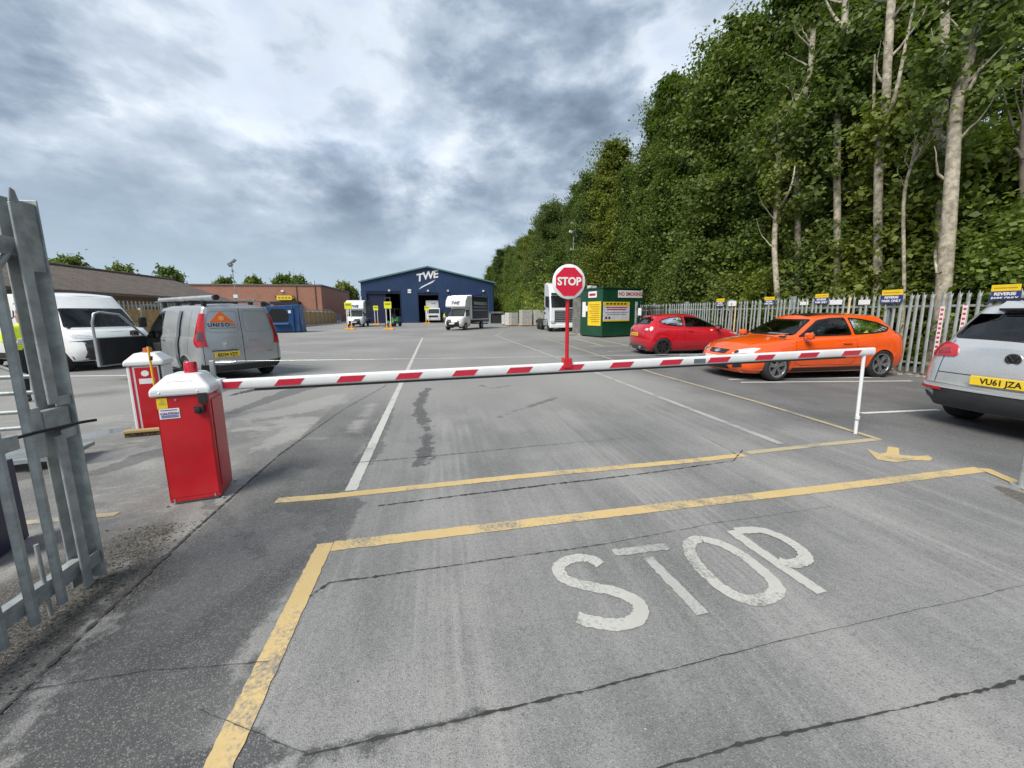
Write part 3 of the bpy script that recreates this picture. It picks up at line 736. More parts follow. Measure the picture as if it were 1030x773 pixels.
BRICK = brick_mat(); NAVY = cladding('navy_cladding', (.016, .040, .105)); NAVYF = M('navy_paint', (.013, .022, .06), .4, 0, .2, 2)
# navy warehouse
wh = empty('warehouse', (-.95, 68, 0)); tag(wh, 'navy blue metal warehouse with white logo under its gable', 'warehouse')
def wx(x, y): p = atY(x, y, 68); return p.x+.95, p.z
(xl, ze), (xp, zp), (xr_, _) = wx(363, 284.5), wx(430, 269.6), wx(496, 285)
d1 = (*wx(368.5, 293.5), wx(403.5, 320)[0]); d2 = (*wx(420.5, 295), wx(441.5, 320)[0])
mm = MB()
def wall_panel(m, poly): m.prism(poly, 'y', 0, .25)
wall_panel(mm, [(xl, 0), (d1[0], 0), (d1[0], d1[1]), (d1[0], ze+(zp-ze)*(d1[0]-xl)/(xp-xl)), (xl, ze)])
wall_panel(mm, [(d1[0], d1[1]), (d1[2], d1[1]), (d1[2], ze+(zp-ze)*(d1[2]-xl)/(xp-xl)), (d1[0], ze+(zp-ze)*(d1[0]-xl)/(xp-xl))])
wall_panel(mm, [(d1[2], 0), (d2[0], 0), (d2[0], zp-(zp-ze)*(d2[0]-xp)/(xr_-xp) if d2[0] > xp else ze+(zp-ze)*(d2[0]-xl)/(xp-xl)), (d1[2], ze+(zp-ze)*(d1[2]-xl)/(xp-xl))])
wall_panel(mm, [(d2[0], d2[1]), (d2[2], d2[1]), (d2[2], zp-(zp-ze)*(d2[2]-xp)/(xr_-xp)), (xp, zp), (d2[0], ze+(zp-ze)*(d2[0]-xl)/(xp-xl))])
wall_panel(mm, [(d2[2], 0), (xr_, 0), (xr_, ze), (d2[2], zp-(zp-ze)*(d2[2]-xp)/(xr_-xp))])
mm.build('wall', NAVY, wh)
for x in (xl, xr_): MB().bx(x-.12, x+.12, .25, 45, 0, ze-.05).build('wall', NAVY, wh)
MB().bx(xl, xr_, 44.8, 45, 0, ze).build('wall', NAVY, wh)
RFM = M('roof_sheet', (.20, .23, .25), .5, .2, .1)
mm = MB(); 
for a, b in (((xl-.35, ze+.02), (xp, zp+.1)), ((xp, zp+.1), (xr_+.35, ze+.02))): mm.prism([a, b, (b[0], b[1]+.16), (a[0], a[1]+.16)], 'y', -.25, 45.3)
rf = mm.build('roof', RFM, wh)
for a, b in (((xl-.36, ze-.02), (xp, zp+.06)), ((xp, zp+.06), (xr_+.36, ze-.02))): MB().prism([a, b, (b[0], b[1]+.24), (a[0], a[1]+.24)], 'y', -.34, -.26).build('verge_trim', M('verge', (.10, .20, .22), .5, 0, .1), rf)
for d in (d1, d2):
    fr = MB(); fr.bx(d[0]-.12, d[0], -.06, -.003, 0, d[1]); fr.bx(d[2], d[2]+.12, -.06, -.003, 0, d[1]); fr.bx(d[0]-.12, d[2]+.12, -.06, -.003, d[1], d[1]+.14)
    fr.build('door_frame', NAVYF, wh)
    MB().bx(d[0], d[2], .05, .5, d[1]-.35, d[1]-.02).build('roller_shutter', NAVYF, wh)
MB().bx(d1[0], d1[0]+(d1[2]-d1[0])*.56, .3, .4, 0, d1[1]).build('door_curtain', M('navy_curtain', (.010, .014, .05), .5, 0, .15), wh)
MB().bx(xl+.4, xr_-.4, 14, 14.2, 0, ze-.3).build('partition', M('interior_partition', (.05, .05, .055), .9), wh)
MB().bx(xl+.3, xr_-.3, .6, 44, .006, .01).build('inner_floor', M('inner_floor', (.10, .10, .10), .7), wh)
WHITES = M('sign_white', (.80, .80, .80), .45, 0, .04)
p0 = wx(421.5, 279); p1 = wx(430, 276.8); p2 = wx(437.5, 275.5)
for ch, p in zip('TWE', (p0, p1, p2)):
    o = lettering(ch, 1.75, WHITES, wh, (p[0], -.012, p[1]-.15), (R(90), R(-9), 0), name='logo_letter', shear=.22, width=1.02, bold=.05, depth=.02)
sw = [wx(*q) for q in [(421, 291.5), (424, 288.5), (431, 285), (438, 281.5), (435, 284.5), (428, 287.8)]]
MB().prism(sw, 'y', -.03, -.004).build('logo_swoosh', WHITES, wh)
for q in [(411.8, 292), (411.8, 294.2)]: p = wx(*q); MB().bx(p[0]-.28, p[0]+.28, -.05, -.003, p[1]-.14, p[1]+.14).build('small_sign', WHITES, wh)
for q in [(391.5, 292.5), (430.5, 292.8), (450.5, 292.8), (486, 293)]:
    p = wx(*q); MB().bx(p[0]-.16, p[0]+.16, -.28, -.004, p[1]-.14, p[1]+.16).build('floodlight', M('lamp_grey', (.6, .62, .63), .4), wh)
p = wx(471, 293.6); q = wx(484, 297); MB().bx(p[0], q[0], -.12, -.004, q[1], p[1]).build('wall_sign', M('sign_blue', (.02, .03, .16), .4), wh)
# red brick flat-roofed building
bb = empty('brick_building', (-21, 78, 0)); tag(bb, 'long flat roofed red brick building behind the timber fence', 'building')
MB().bx(-24, 0, 0, 24, 0, 6.9).build('wall', BRICK, bb)
MB().bx(-24.15, .15, -.15, 24.15, 6.903, 7.15).build('roof_edge', M('grey_fascia', (.13, .12, .115), .7), bb)
for x in (-1.0, -4.2): MB().bx(x-.06, x+.06, -.12, -.003, 0, 6.9).build('downpipe', M('pipe_dark', (.07, .055, .05), .6), bb)
p = atY(312.5, 287, 77); MB().cyl((p.x+21, 1, 7.15), (p.x+21, 1, 7.9), .18).build('roof_vent', M('lamp_grey'), bb)
p = atY(284, 293, 77.9); MB().bx(p.x+20.8, p.x+21.2, -.2, -.003, p.z-.15, p.z+.15).build('alarm_box', WHITES, bb)
ys = empty('wall_sign', (0, 0, 0)); tag(ys, 'yellow illuminated style sign above a black canopy on the brick wall', 'sign')
a, b = atY(278, 297.5, 77.3), atY(293.5, 302, 77.3); MB().bx(a.x, b.x, 77.3, 77.6, b.z, a.z).build('sign_board', M('sign_yellow', (.80, .60, .03), .4), ys)
for k in range(5): MB().bx(a.x+.25+k*.56, a.x+.62+k*.56, 77.28, 77.297, b.z+.25, b.z+.6).build('sign_mark', M('sign_ochre', (.35, .24, .03), .5), ys)
a, b = atY(271, 303.5, 76.5), atY(300, 306.3, 76.5); MB().bx(a.x, b.x, 76.5, 77.97, b.z, a.z).build('canopy', BLACKP, ys)
a, b = atY(276, 297.8, 77.4), atY(294.5, 299.5, 77.4); MB().bx(a.x, b.x, 77.65, 77.9, b.z, a.z).build('sign_bracket', BLACKP, ys)
# long low building with a tiled roof, on the left
def tile_mat():
    m, nt, b = principled('brown_tiles'); oc = objcoord(nt); sp = nt.nodes.new('ShaderNodeSeparateXYZ'); nt.links.new(oc.k, sp.inputs[0])
    Y, Z = S(nt, sp.outputs[1]), S(nt, sp.outputs[2])
    br = nt.nodes.new('ShaderNodeTexBrick'); nt.links.new(combine(nt, Y, Z*2.6, 0.0).k, br.inputs['Vector']); br.inputs['Scale'].default_value = 1
    br.inputs['Brick Width'].default_value = .33; br.inputs['Row Height'].default_value = .36; br.inputs['Mortar Size'].default_value = .022; br.inputs['Mortar Smooth'].default_value = .4
    br.inputs['Color1'].default_value = (.105, .080, .065, 1); br.inputs['Color2'].default_value = (.155, .12, .10, 1); br.inputs['Mortar'].default_value = (.03, .025, .022, 1)
    n = noise(nt, oc, .6, 6, .65); c = mixc(nt, n.ss(.5, .75)*.5, S(nt, br.outputs[0]), (.075, .075, .06)); nt.links.new(c.k, b.inputs['Base Color']); b.inputs['Roughness'].default_value = .85
    bn = nt.nodes.new('ShaderNodeBump'); bn.inputs['Distance'].default_value = .04; nt.links.new(br.outputs[0], bn.inputs['Height']); nt.links.new(bn.outputs[0], b.inputs['Normal'])
    return m
lb = empty('tiled_building', (-20, 42, 0)); tag(lb, 'long low building with brown tiled roof on the left', 'building')
MB().bx(-9, 0, -70, 0, 0, 3.1).build('wall', M('buff_wall', (.32, .24, .18), .85, 0, .15, 1), lb)
mm = MB(); mm.prism([(.45, 3.0), (-4.5, 4.95), (-9.45, 3.0), (-9.45, 2.85), (-4.5, 4.80), (.45, 2.85)], 'y', -70.4, .5); rf = mm.build('roof', tile_mat(), lb)
MB().bx(.453, .56, -70.4, .5, 2.83, 2.96).build('gutter', M('gutter_brown', (.14, .11, .09), .6), rf)
MB().cyl((-4.5, -70.4, 4.97), (-4.5, .5, 4.97), .12, n=8).build('ridge', M('ridge_tile', (.09, .07, .06), .85), rf)
for y in np.arange(-40, -2, 5.0):
    w_ = MB().bx(.003, .05, y-1, y+1, 1.2, 2.4).build('window', M('window_frame_white', (.6, .6, .58), .5), lb); MB().bx(.053, .07, y-.9, y+.9, 1.28, 2.32).build('pane', M('far_pane', (.03, .035, .04), .1), w_)

# ------------------------------------------------------------------ fences
def pale_mesh(h, wd=.066, spl=.5):
    """folded steel pale with a triple pointed, splayed head; front towards -x, base at z=0"""
    ys = [-wd/2, -wd*.17, wd*.17, wd/2]; dx = [.0, -.016, -.016, .0]; vs = []; fs = []
    for z in (0, h-.13): vs += [(dx[i], ys[i], z) for i in range(4)]
    fs += [(i, i+1, i+5, i+4) for i in range(3)]
    vs += [(.012, -wd*.62, h-.05), (0, -wd*.28, h-.075), (-.018, 0, h), (0, wd*.28, h-.075), (.012, wd*.62, h-.05)]
    fs += [(4, 5, 9, 8), (5, 6, 10, 9), (6, 11, 10), (6, 7, 12, 11)]
    m = MB().add(vs, fs); k = len(m.v)
    m.add([(x+.005, y, z) for x, y, z in vs], [tuple(reversed(f)) for f in fs]); return m
PALE = pale_mesh(1.90).mesh('pale', None, False); PALE.materials.append(GALVF)
PALEC = PALE.copy(); PALEC.materials.clear(); PALEC.materials.append(M('cream_pale', (.62, .52, .36), .6, 0, .15, 6))
FX = 11.3
fence = empty('palisade_fence', (FX, 0, 0)); tag(fence, 'grey galvanised palisade fence behind the parked cars', 'fence')
yy = np.arange(-6, 19.6, .152)
creams = {int(np.argmin(abs(yy-atX(x, 318, FX).y))) for x in (739, 855)}
for i, y in enumerate(yy):
    o = link('pale', PALEC if i in creams else PALE, fence, 0, (-.03, float(y), .045)); o.rotation_euler = (random.gauss(0, .010), random.gauss(0, .012), random.gauss(0, .07))
for z in (.28, 1.62):
    mm = MB(); mm.prism([(-.01, z-.025), (.035, z-.025), (.035, z-.019), (-.004, z-.019), (-.004, z+.025), (-.01, z+.025)], 'y', -6.1, 19.65); mm.build('rail', GALVF, fence)
for y in np.arange(-5.6, 19.5, 2.66):
    mm = MB(); mm.bx(.035, .041, y-.05, y+.05, 0, 1.99); mm.bx(.041, .10, y-.003, y+.003, 0, 1.99); mm.bx(.10, .106, y-.05, y+.05, 0, 1.99); mm.bx(-.045, .035, y-.014, y+.014, 1.55, 1.97); mm.build('post', M('galvanised_post', (.36, .42, .43), .5, .3, .15), fence)
# notices on the fence
BLUES = M('notice_blue', (.02, .045, .20), .4, 0, .08); YELS = M('notice_yellow', (.82, .58, .02), .4, 0, .06)
FACE_W = (R(90), 0, R(-90))
def fsign(x0, x1, y0, ym, y1, label, txt=True):
    a, b, c = atX(x0, y0, FX-.07), atX(x1, y1, FX-.07), atX((x0+x1)/2, ym, FX-.07); z0, z1 = b.z, a.z; ya, yb = a.y, b.y
    yc = (ya+yb)/2; r = empty('fence_notice', (FX-.07, yc, z0)); tag(r, label, 'notice', 'parking notices on the palisade fence')
    hw = abs(ya-yb)/2; zm = c.z-z0; H_ = z1-z0
    MB().bx(-.006, .006, -hw, hw, 0, zm-.004).build('board', BLUES, r, None, .003); MB().bx(-.010, .002, -hw*.93, hw*.93, zm, H_).build('top_strip', YELS, r, None, .003)
    s = zm*.40
    lettering('REVERSE', s, WHITES, r, (-.009, 0, zm*.72), FACE_W, width=min(1, hw*1.7/(s*4.3)), bold=.003)
    lettering('PARK ONLY', s, WHITES, r, (-.009, 0, zm*.28), FACE_W, width=min(1, hw*1.7/(s*5.4)), bold=.003)
    MB().bx(-.0125, -.0103, -hw*.75, hw*.75, zm+(H_-zm)*.42, zm+(H_-zm)*.58).build('strip_print', M('notice_ochre', (.45, .30, .02), .5), r)
for x0, x1, y0, ym, y1, lb in [(720.8, 728.5, 300.8, 304, 308.4, 'small blue and yellow fence notice farthest from the camera above the red car'), (769, 779, 299.2, 302.2, 307, 'blue and yellow fence notice above the bonnet of the orange car'),
        (820, 833, 296.2, 299.8, 306, 'blue and yellow fence notice above the roof of the orange car'), (887, 907.5, 292.3, 297.2, 305, 'blue and yellow fence notice above the tail of the orange car'), (997, 1026, 287.2, 293, 303, 'large blue and yellow fence notice above the silver car')]:
    fsign(x0, x1, y0, ym, y1, lb)
for x0, x1, y0, y1, lb in [(733, 740.5, 303, 308, 'small white plate on the fence right of the farthest notice'), (805, 813, 303.8, 307, 'small white plate on the fence left of the notice above the orange roof'), (835, 847, 302, 306.5, 'white plate on the fence right of the notice above the orange roof'), (864, 875, 302, 306.5, 'white plate on the fence left of the notice above the orange tail')]:
    a, b = atX(x0, y0, FX-.06), atX(x1, y1, FX-.06); o = MB().box((0, 0, 0), (.008, abs(a.y-b.y), abs(a.z-b.z))).build('fence_plate', WHITES, None, None, .002); o.location = (FX-.065, (a.y+b.y)/2, (a.z+b.z)/2); tag(o, lb, 'plate', 'white plates on the palisade fence')
def chevron_mat():
    m, nt, b = principled('red_white_tape'); oc = objcoord(nt); sp = nt.nodes.new('ShaderNodeSeparateXYZ'); nt.links.new(oc.k, sp.inputs[0])
    Y, Z = S(nt, sp.outputs[1]), S(nt, sp.outputs[2])
    f = (Z*60.0)._m('SINE').ss(-.15, .15)*(Y.abs()*-1.0).ss(-.028, -.024)
    nt.links.new(mixc(nt, f, (.75, .74, .73), (.55, .04, .07)).k, b.inputs['Base Color']); b.inputs['Roughness'].default_value = .4; return m
CHEV = chevron_mat()
for (xa, ya), (xb, yb), lb in [((949.5, 308), (938, 368), 'red and white marker strip on the fence beside the silver car tail light'), ((974.5, 306.5), (963, 340), 'red and white marker strip on the fence nearer the silver car roof')]:
    a, b = atX(xa, ya, FX-.06), atX(xb, yb, FX-.06); o = MB().box((0, 0, 0), (.008, .08, a.z-.35)).build('marker_strip', CHEV); o.location = (FX-.06, (a.y+b.y)/2, (a.z+.35)/2); tag(o, lb, 'marker strip', 'marker strips on the palisade fence')
# dark railings between cabin and fence
rl = empty('dark_railing', (FX-.2, 20.3, 0)); tag(rl, 'black steel railing gate between the green cabin and the palisade fence', 'railing')
for y in np.arange(-3.2, -.62, .14): MB().bx(-.012, .012, y-.012, y+.012, .1, 1.85).build('bar', BLACKP, rl)
for z in (.25, 1.72): MB().bx(-.02, .02, -3.25, -.6, z-.025, z+.025).build('rail', BLACKP, rl)
MB().bx(-.05, .05, -.6, -.5, 0, 2.1).build('post', GALVF, rl); MB().bx(-.035, -.025, -1.15, -.8, 1.35, 1.75).build('notice', WHITES, rl)
# timber boundary fence on the left with palisade tops behind
TIMB = M('timber_board', (.40, .26, .11), .8, 0, .25, 3, .2, 40)
tf = empty('timber_fence', (-17.5, 30, 0)); tag(tf, 'long tan timber board fence below the tiled and brick buildings', 'fence')
for k in range(26):
    y0 = -14+k*2.2; mm = MB()
    for j in range(14): mm.bx(-.012+random.uniform(-.004, .004), .012, y0+.02+j*.155, y0+.17+j*.155, .15, 1.95+random.uniform(-.01, .01))
    mm.build('board_panel', TIMB, tf); MB().bx(-.06, .05, y0-.06, y0+.02, 0, 2.05).build('post', M('concrete_post', (.55, .54, .50), .8), tf); MB().bx(-.03, .03, y0+.02, y0+2.14, 0, .15).build('gravel_board', M('concrete_post'), tf)
pf = empty('palisade_fence', (-18.2, 30, 0)); tag(pf, 'pale palisade fence standing behind the timber fence on the left', 'fence')
PALE2 = pale_mesh(2.5, .09).mesh('pale', None, False); PALE2.materials.append(M('pale_galv', (.5, .52, .51), .5, .2))
for y in np.arange(-14, 43, .32): o = link('pale', PALE2, pf, 0, (0, float(y), 0)); o.rotation_euler.z = math.pi
for z in (.4, 2.2): MB().bx(-.06, -.02, -14, 43, z-.03, z+.03).build('rail', GALVF, pf)
kb = MB().bx(-17.2, -16.6, 16, 86, 0, .13).build('kerb', M('kerb_concrete', (.36, .35, .33), .85), None); tag(kb, 'low concrete kerb along the foot of the timber fence', 'kerb', kind='structure')

# ------------------------------------------------------------------ trees
def leaf_material(name, dark, light, trans=.35):
    m = bpy.data.materials.new(name); m.use_nodes = True; nt = m.node_tree; nt.nodes.clear(); o = nt.nodes.new('ShaderNodeOutputMaterial')
    ge = nt.nodes.new('ShaderNodeNewGeometry'); oi = nt.nodes.new('ShaderNodeObjectInfo'); rnd = S(nt, ge.outputs['Random Per Island']); ob = S(nt, oi.outputs['Random'])
    c = mixc(nt, (rnd*.75+noise(nt, objcoord(nt), .55, 0)*.8-.25+ob*.25-.12).min(1.0).max(0.0), dark, light)
    c = mixc(nt, ob.ss(.55, 1.0)*.55, c, mixc(nt, 1.0, c, (1.35, 1.12, .55), 'MULTIPLY')); c = mixc(nt, ob.ss(.45, .0)*.5, c, mixc(nt, 1.0, c, (.72, .92, 1.05), 'MULTIPLY'))
    d = nt.nodes.new('ShaderNodeBsdfPrincipled'); d.inputs['Roughness'].default_value = .55; d.inputs['Specular IOR Level'].default_value = .35; nt.links.new(c.k, d.inputs['Base Color'])
    t = nt.nodes.new('ShaderNodeBsdfTranslucent'); nt.links.new(mixc(nt, 1.0, c, (1.2, 1.5, .5), 'MULTIPLY').k, t.inputs[0])
    mx = nt.nodes.new('ShaderNodeMixShader'); mx.inputs[0].default_value = trans; nt.links.new(d.outputs[0], mx.inputs[1]); nt.links.new(t.outputs[0], mx.inputs[2]); nt.links.new(mx.outputs[0], o.inputs[0]); return m
LEAFA = leaf_material('leaf_mid', (.060, .085, .016), (.175, .225, .050)); LEAFB = leaf_material('leaf_dark', (.048, .072, .022), (.135, .180, .056)); LEAFC = leaf_material('leaf_bright', (.105, .140, .022), (.29, .345, .07))
BARK = M('pale_bark', (.36, .32, .25), .85, 0, .45, 7, .9, 18, dirt=.6, dcol=(.13, .14, .075)); BARKD = M('dark_bark', (.11, .095, .075), .9, 0, .35, 5, .5, 25)
def leaf_cloud(name, mat, centers, radii, per, size, seed, flat=.8, droop=0):
    r = np.random.default_rng(seed); C = np.repeat(np.array(centers), per, 0); Rr = np.repeat(np.array(radii), per, 0)[:, None]
    n = len(C); d = r.normal(0, 1, (n, 3)); K = len(centers)
    an = np.repeat(r.uniform(.45, 1.25, (K, 3)), per, 0); dirv = r.normal(0, 1, (K, 3)); dirv[:, 2] += .35; dirv /= np.linalg.norm(dirv, axis=1)[:, None]; dirv = np.repeat(dirv, per, 0)
    off = d*Rr*.46*an*np.array([1, 1, flat]); off += dirv*(d*dirv).sum(1)[:, None]*Rr*.45; pos = C+off; rad = np.linalg.norm(d, axis=1)[:, None]/2; d /= np.linalg.norm(d, axis=1)[:, None]
    if droop: pos[:, 2] -= droop*rad[:, 0]**2*Rr[:, 0]
    nrm = d*.5+r.normal(0, .6, (n, 3))+np.array([-.25, -.15, .6]); nrm /= np.linalg.norm(nrm, axis=1)[:, None]
    t = np.cross(nrm, r.normal(0, 1, (n, 3))); t /= np.linalg.norm(t, axis=1)[:, None]; b = np.cross(nrm, t)
    s = r.uniform(.5, 1.35, (n, 1))*size; wv = .36*s
    V = np.stack([pos-t*s*.5, pos+b*wv-t*s*.03+nrm*s*.06, pos+t*s*.55-nrm*s*.08, pos-b*wv-t*s*.03+nrm*s*.06], 1).reshape(-1, 3)
    me = bpy.data.meshes.new(name); me.vertices.add(4*n); me.vertices.foreach_set('co', V.ravel().astype(np.float32))
    me.loops.add(4*n); me.loops.foreach_set('vertex_index', np.arange(4*n, dtype=np.int32)); me.polygons.add(n); me.polygons.foreach_set('loop_start', np.arange(0, 4*n, 4, dtype=np.int32))
    me.update(calc_edges=True); me.materials.append(mat); return me
def trunk_mesh(h, r0, seed, limbs=8, spread=2.2, base=.3, lean=(0, 0), name='trunk', mat=BARKD):
    r = np.random.default_rng(seed); m = MB(); pts = []; n = 14
    px_, py_ = 0., 0.
    for i in range(n+1):
        t = i/n; pts.append((px_+lean[0]*t, py_+lean[1]*t, h*t)); px_ += r.normal(0, .09)*h/14; py_ += r.normal(0, .09)*h/14
    m.tube(pts, [r0*(1.35 if i == 0 else 1)*(1-.85*i/n) for i in range(n+1)], 9); tips = []
    for k in range(limbs):
        t = base+(1-base)*r.random()*.9; i = int(t*n); p = Vector(pts[i]); a = r.uniform(0, 6.28); L = spread*(1.15-t)*r.uniform(.7, 1.2); q = [p]
        d = Vector((math.cos(a), math.sin(a), r.uniform(.5, 1.3))).normalized()
        for j in range(5): d = (d+Vector((r.normal(0, .14), r.normal(0, .14), .12))).normalized(); q.append(q[-1]+d*L/5)
        m.tube(q, [r0*(1-t*.8)*.42*(1-.17*j) for j in range(6)], 6); tips += q[2:]
    me = m.mesh(name, 60); me.materials.append(mat); return me, tips, pts
def make_variant(seed, h, rx, ry, crown_lo, leafmat, nclump, per, size, clump=(.55, 1.15), columnar=.0):
    r = np.random.default_rng(seed); tr, tips, pts = trunk_mesh(h*.93, .17+h*.006, seed, 16, rx*1.15, max(.12, crown_lo))
    cs, rs = [], []
    for k in range(nclump):
        t = r.random()**.85; z = h*(crown_lo+(1-crown_lo)*t); prof = math.sin(math.pi*min(1, .16+.84*t))**.6*(1-.35*columnar*t) if t < .95 else .35
        prof *= .8+.35*math.sin(7*t+seed)*.4
        a = r.uniform(0, 6.28); q = (r.random()**.45)*prof; i = min(int(z/(h*.93)*14), 14)
        cs.append((pts[i][0]+math.cos(a)*q*rx, pts[i][1]+math.sin(a)*q*ry, z+r.normal(0, .2))); rs.append(r.uniform(*clump)*(1-.3*t))
    for p in tips[::2]: cs.append(tuple(p)); rs.append(r.uniform(*clump)*.8)
    cr = leaf_cloud('crown', leafmat, cs, rs, per, size, seed+50); return tr, cr
NEARV = [make_variant(11+i, 14.3+.7*(i % 3), 2.9, 2.9, .20, (LEAFB, LEAFA, LEAFB, LEAFA)[i], 170, 420, .16, (.35, 1.25)) for i in range(4)]
POPV = [make_variant(31+i, 15.4, 1.8, 1.8, .10, (LEAFA, LEAFB)[i], 170, 380, .16, (.30, 1.0), .8) for i in range(2)]
OPENV = [make_variant(301+i, 15.2, 2.6, 2.6, .30, (LEAFA, LEAFB)[i], 95, 380, .16, (.3, 1.0)) for i in range(2)]
SHRUBV = []
for i in range(4):
    r = np.random.default_rng(70+i); cs = []; rs = []; hh = 4.6
    for k in range(60):
        a = r.uniform(0, 6.28); t = r.random(); q = (r.random()**.5)*1.5*(1-.55*t*t); cs.append((math.cos(a)*q, math.sin(a)*q, .35+t*hh*.92)); rs.append(r.uniform(.30, .95))
    SHRUBV.append((trunk_mesh(2.6, .05, 90+i, 6, 1.2, .1)[0], leaf_cloud('foliage', (LEAFC, LEAFA, LEAFC, LEAFA)[i], cs, rs, 600, .14, 80+i)))
def plant_tree(name, var, loc, sc_, rz, label, cat, group, cname='crown'):
    t = empty(name, loc, rz); t.scale = sc_; tag(t, label, cat, group)
    link('trunk' if cname == 'crown' else 'stem', var[0], t); link(cname, var[1], t); return t
r = np.random.default_rng(5)
WOOD = 'tall leafy tree in the dense woodland belt behind the fence'
ti = 0
for row, (x0, ys) in enumerate([(14.6, np.arange(12.6, 100, 2.9)), (17.6, np.arange(5, 104, 3.1)), (21, np.arange(2, 110, 6.0))]):
    for y in ys:
        if (row == 0 and y < 12) or (row == 2 and y < 9): continue
        hs = r.choice([.74, .88, .96, 1.04, 1.12])*r.uniform(.95, 1.04)*(1.0 if row < 2 else .98)
        if y > 40: hs *= 1-.0016*(y-40)
        if y > 15: hs = min(hs, 1.02-.08*(row == 0))
        if 13 < y < 24: hs = r.uniform(1.0, 1.10)
        v = (POPV+NEARV)[r.integers(0, 6)] if y > 15 else OPENV[r.integers(0, 2)]
        if v in POPV: hs = min(hs, .94)
        plant_tree('tree', v, (x0+r.uniform(-.7, .7), float(y)+r.uniform(-.5, .5), 0), (hs*r.uniform(.95, 1.2), hs*r.uniform(.95, 1.2), hs), r.uniform(0, 6.28), WOOD if y < 46 else 'far leafy tree at the end of the woodland belt by the warehouse', 'tree', 'trees of the woodland belt')
for row, (x0, ys, hs0) in enumerate([(13.35, np.arange(1.0, 100, 1.75), .84), (14.8, np.arange(2, 100, 3.0), 1.25)]):
    for y in ys:
        hs = hs0*r.uniform(.78, 1.18); x = x0+r.uniform(-.35, .5)+(.0 if y < 20.5 else .6)
        if y > 40: hs *= 1.25
        if 18.6 < y < 29.5: x = max(x, 15.9+(hs*.3))
        plant_tree('shrub', SHRUBV[r.integers(0, 4)], (x, float(y)+r.uniform(-.4, .4), -.15), (hs*r.uniform(.9, 1.2), hs*r.uniform(.9, 1.2), hs), r.uniform(0, 6.28), 'leafy green shrub growing through the undergrowth behind the fence', 'shrub', 'shrubs behind the right fence', 'foliage')
# pale bare trunks that stand out in front of the wood
def bare(name, pts, X, r0, r1, label, limbs=(), mat=BARK, ivy=None):
    P_ = [atX(a, b, X) for a, b in pts]; base = P_[-1].copy(); base.z = 0; full = [base-Vector((0, 0, .1))]+[p for p in reversed(P_) if p.z > .3]
    full = smooth_path(full, 5); o = empty(name, (base.x, base.y, 0)); tag(o, label, 'tree', 'pale trunks in front of the wood'); n = len(full)
    mm = MB(); mm.tube([p-Vector((base.x, base.y, 0)) for p in full], [r0+(r1-r0)*i/n+(.05 if i < 3 else 0) for i in range(n)], 12)
    mm.build('trunk', mat, o, 60)
    rb = np.random.default_rng(int(pts[0][0])+9)
    for k in range(9):
        i0 = int(n*rb.uniform(.45, .97)); q = [full[i0]]; dv = Vector((rb.normal(0, .5), rb.normal(0, .9), rb.uniform(.5, 1.2))).normalized(); L_ = rb.uniform(.8, 2.2)
        for g_ in range(6): dv = (dv+Vector((rb.normal(0, .22), rb.normal(0, .22), .10))).normalized(); q.append(q[-1]+dv*L_/6)
        MB().tube([p-Vector((base.x, base.y, 0)) for p in q], [max(.006, r1*.42*(1-.15*g_)) for g_ in range(7)], 6).build('branch', mat, o, 60)
    for L in limbs:
        Q = smooth_path([atX(a, b, X+random.uniform(-.3, .3)) for a, b in L], 4); mm = MB(); mm.tube([p-Vector((base.x, base.y, 0)) for p in Q], [max(.012, r1*.75*(1-.8*i/len(Q))) for i in range(len(Q))], 7); mm.build('branch', mat, o, 60)
    if ivy:
        rr = np.random.default_rng(ivy[0]); cs = []
        for k in range(ivy[3]):
            t = rr.uniform(ivy[1], ivy[2]); p = full[min(n-1, int(t*n))]; cs.append((p.x-base.x+rr.normal(0, .25), p.y-base.y+rr.normal(0, .35), p.z+rr.normal(0, .2)))
        link('ivy', leaf_cloud('ivy', LEAFA, cs, [.4]*len(cs), 110, .15, ivy[0]), o)
    return o
bare('bare_trunk', [(990, -60), (985, 0), (974, 60), (962, 110), (958, 170), (954, 230), (949, 290), (946, 330)], 12.0, .165, .085, 'thick pale trunk with a cut stub beside the silver car', [[(955, 255), (942, 252), (942, 275)], [(962, 110), (975, 90), (990, 60)]], ivy=(3, .62, 1, 26))
bare('bare_trunk', [(784, 120), (783, 170), (781, 210), (779, 250), (782, 300), (783, 330)], 12.1, .10, .07, 'slim pale trunk rising behind the orange car bonnet', [[(781, 215), (795, 190), (800, 165)]], ivy=(4, .6, 1, 14))
bare('bare_trunk', [(858, -40), (851, 0), (849, 40), (846, 75), (842, 140), (842, 300)], 12.9, .10, .085, 'straight pale trunk high above the orange car roof', [[(850, 30), (838, 15), (828, -5)]], ivy=(5, .1, .7, 40))
bare('bare_trunk', [(905, -40), (897, 0), (893, 60), (890, 120), (884, 165), (882, 300)], 12.8, .11, .09, 'forked pale trunk above the orange car tail', [[(890, 130), (902, 90), (912, 40), (925, -20)], [(884, 165), (879, 110), (880, 55)], [(888, 140), (900, 120), (906, 80)]], ivy=(6, .1, .55, 36))
bare('bare_trunk', [(952, -30), (950, 40), (949, 100), (947, 160), (946, 200), (944, 300)], 13.2, .10, .09, 'thin grey trunk left of the thick pale trunk', [[(947, 180), (940, 130), (941, 90), (948, 30)]], ivy=(7, .1, .5, 24))
bare('bare_trunk', [(818, 30), (815, 70), (808, 105), (802, 150), (803, 300)], 13.0, .10, .08, 'leaning pale limb among the leaves left of the straight trunk', [[(806, 110), (798, 95)]], ivy=(8, .1, .6, 30))
bare('bare_trunk', [(923, 145), (917, 165), (909, 205), (909, 310)], 12.3, .045, .03, 'short broken pale stem in the undergrowth', mat=BARK)
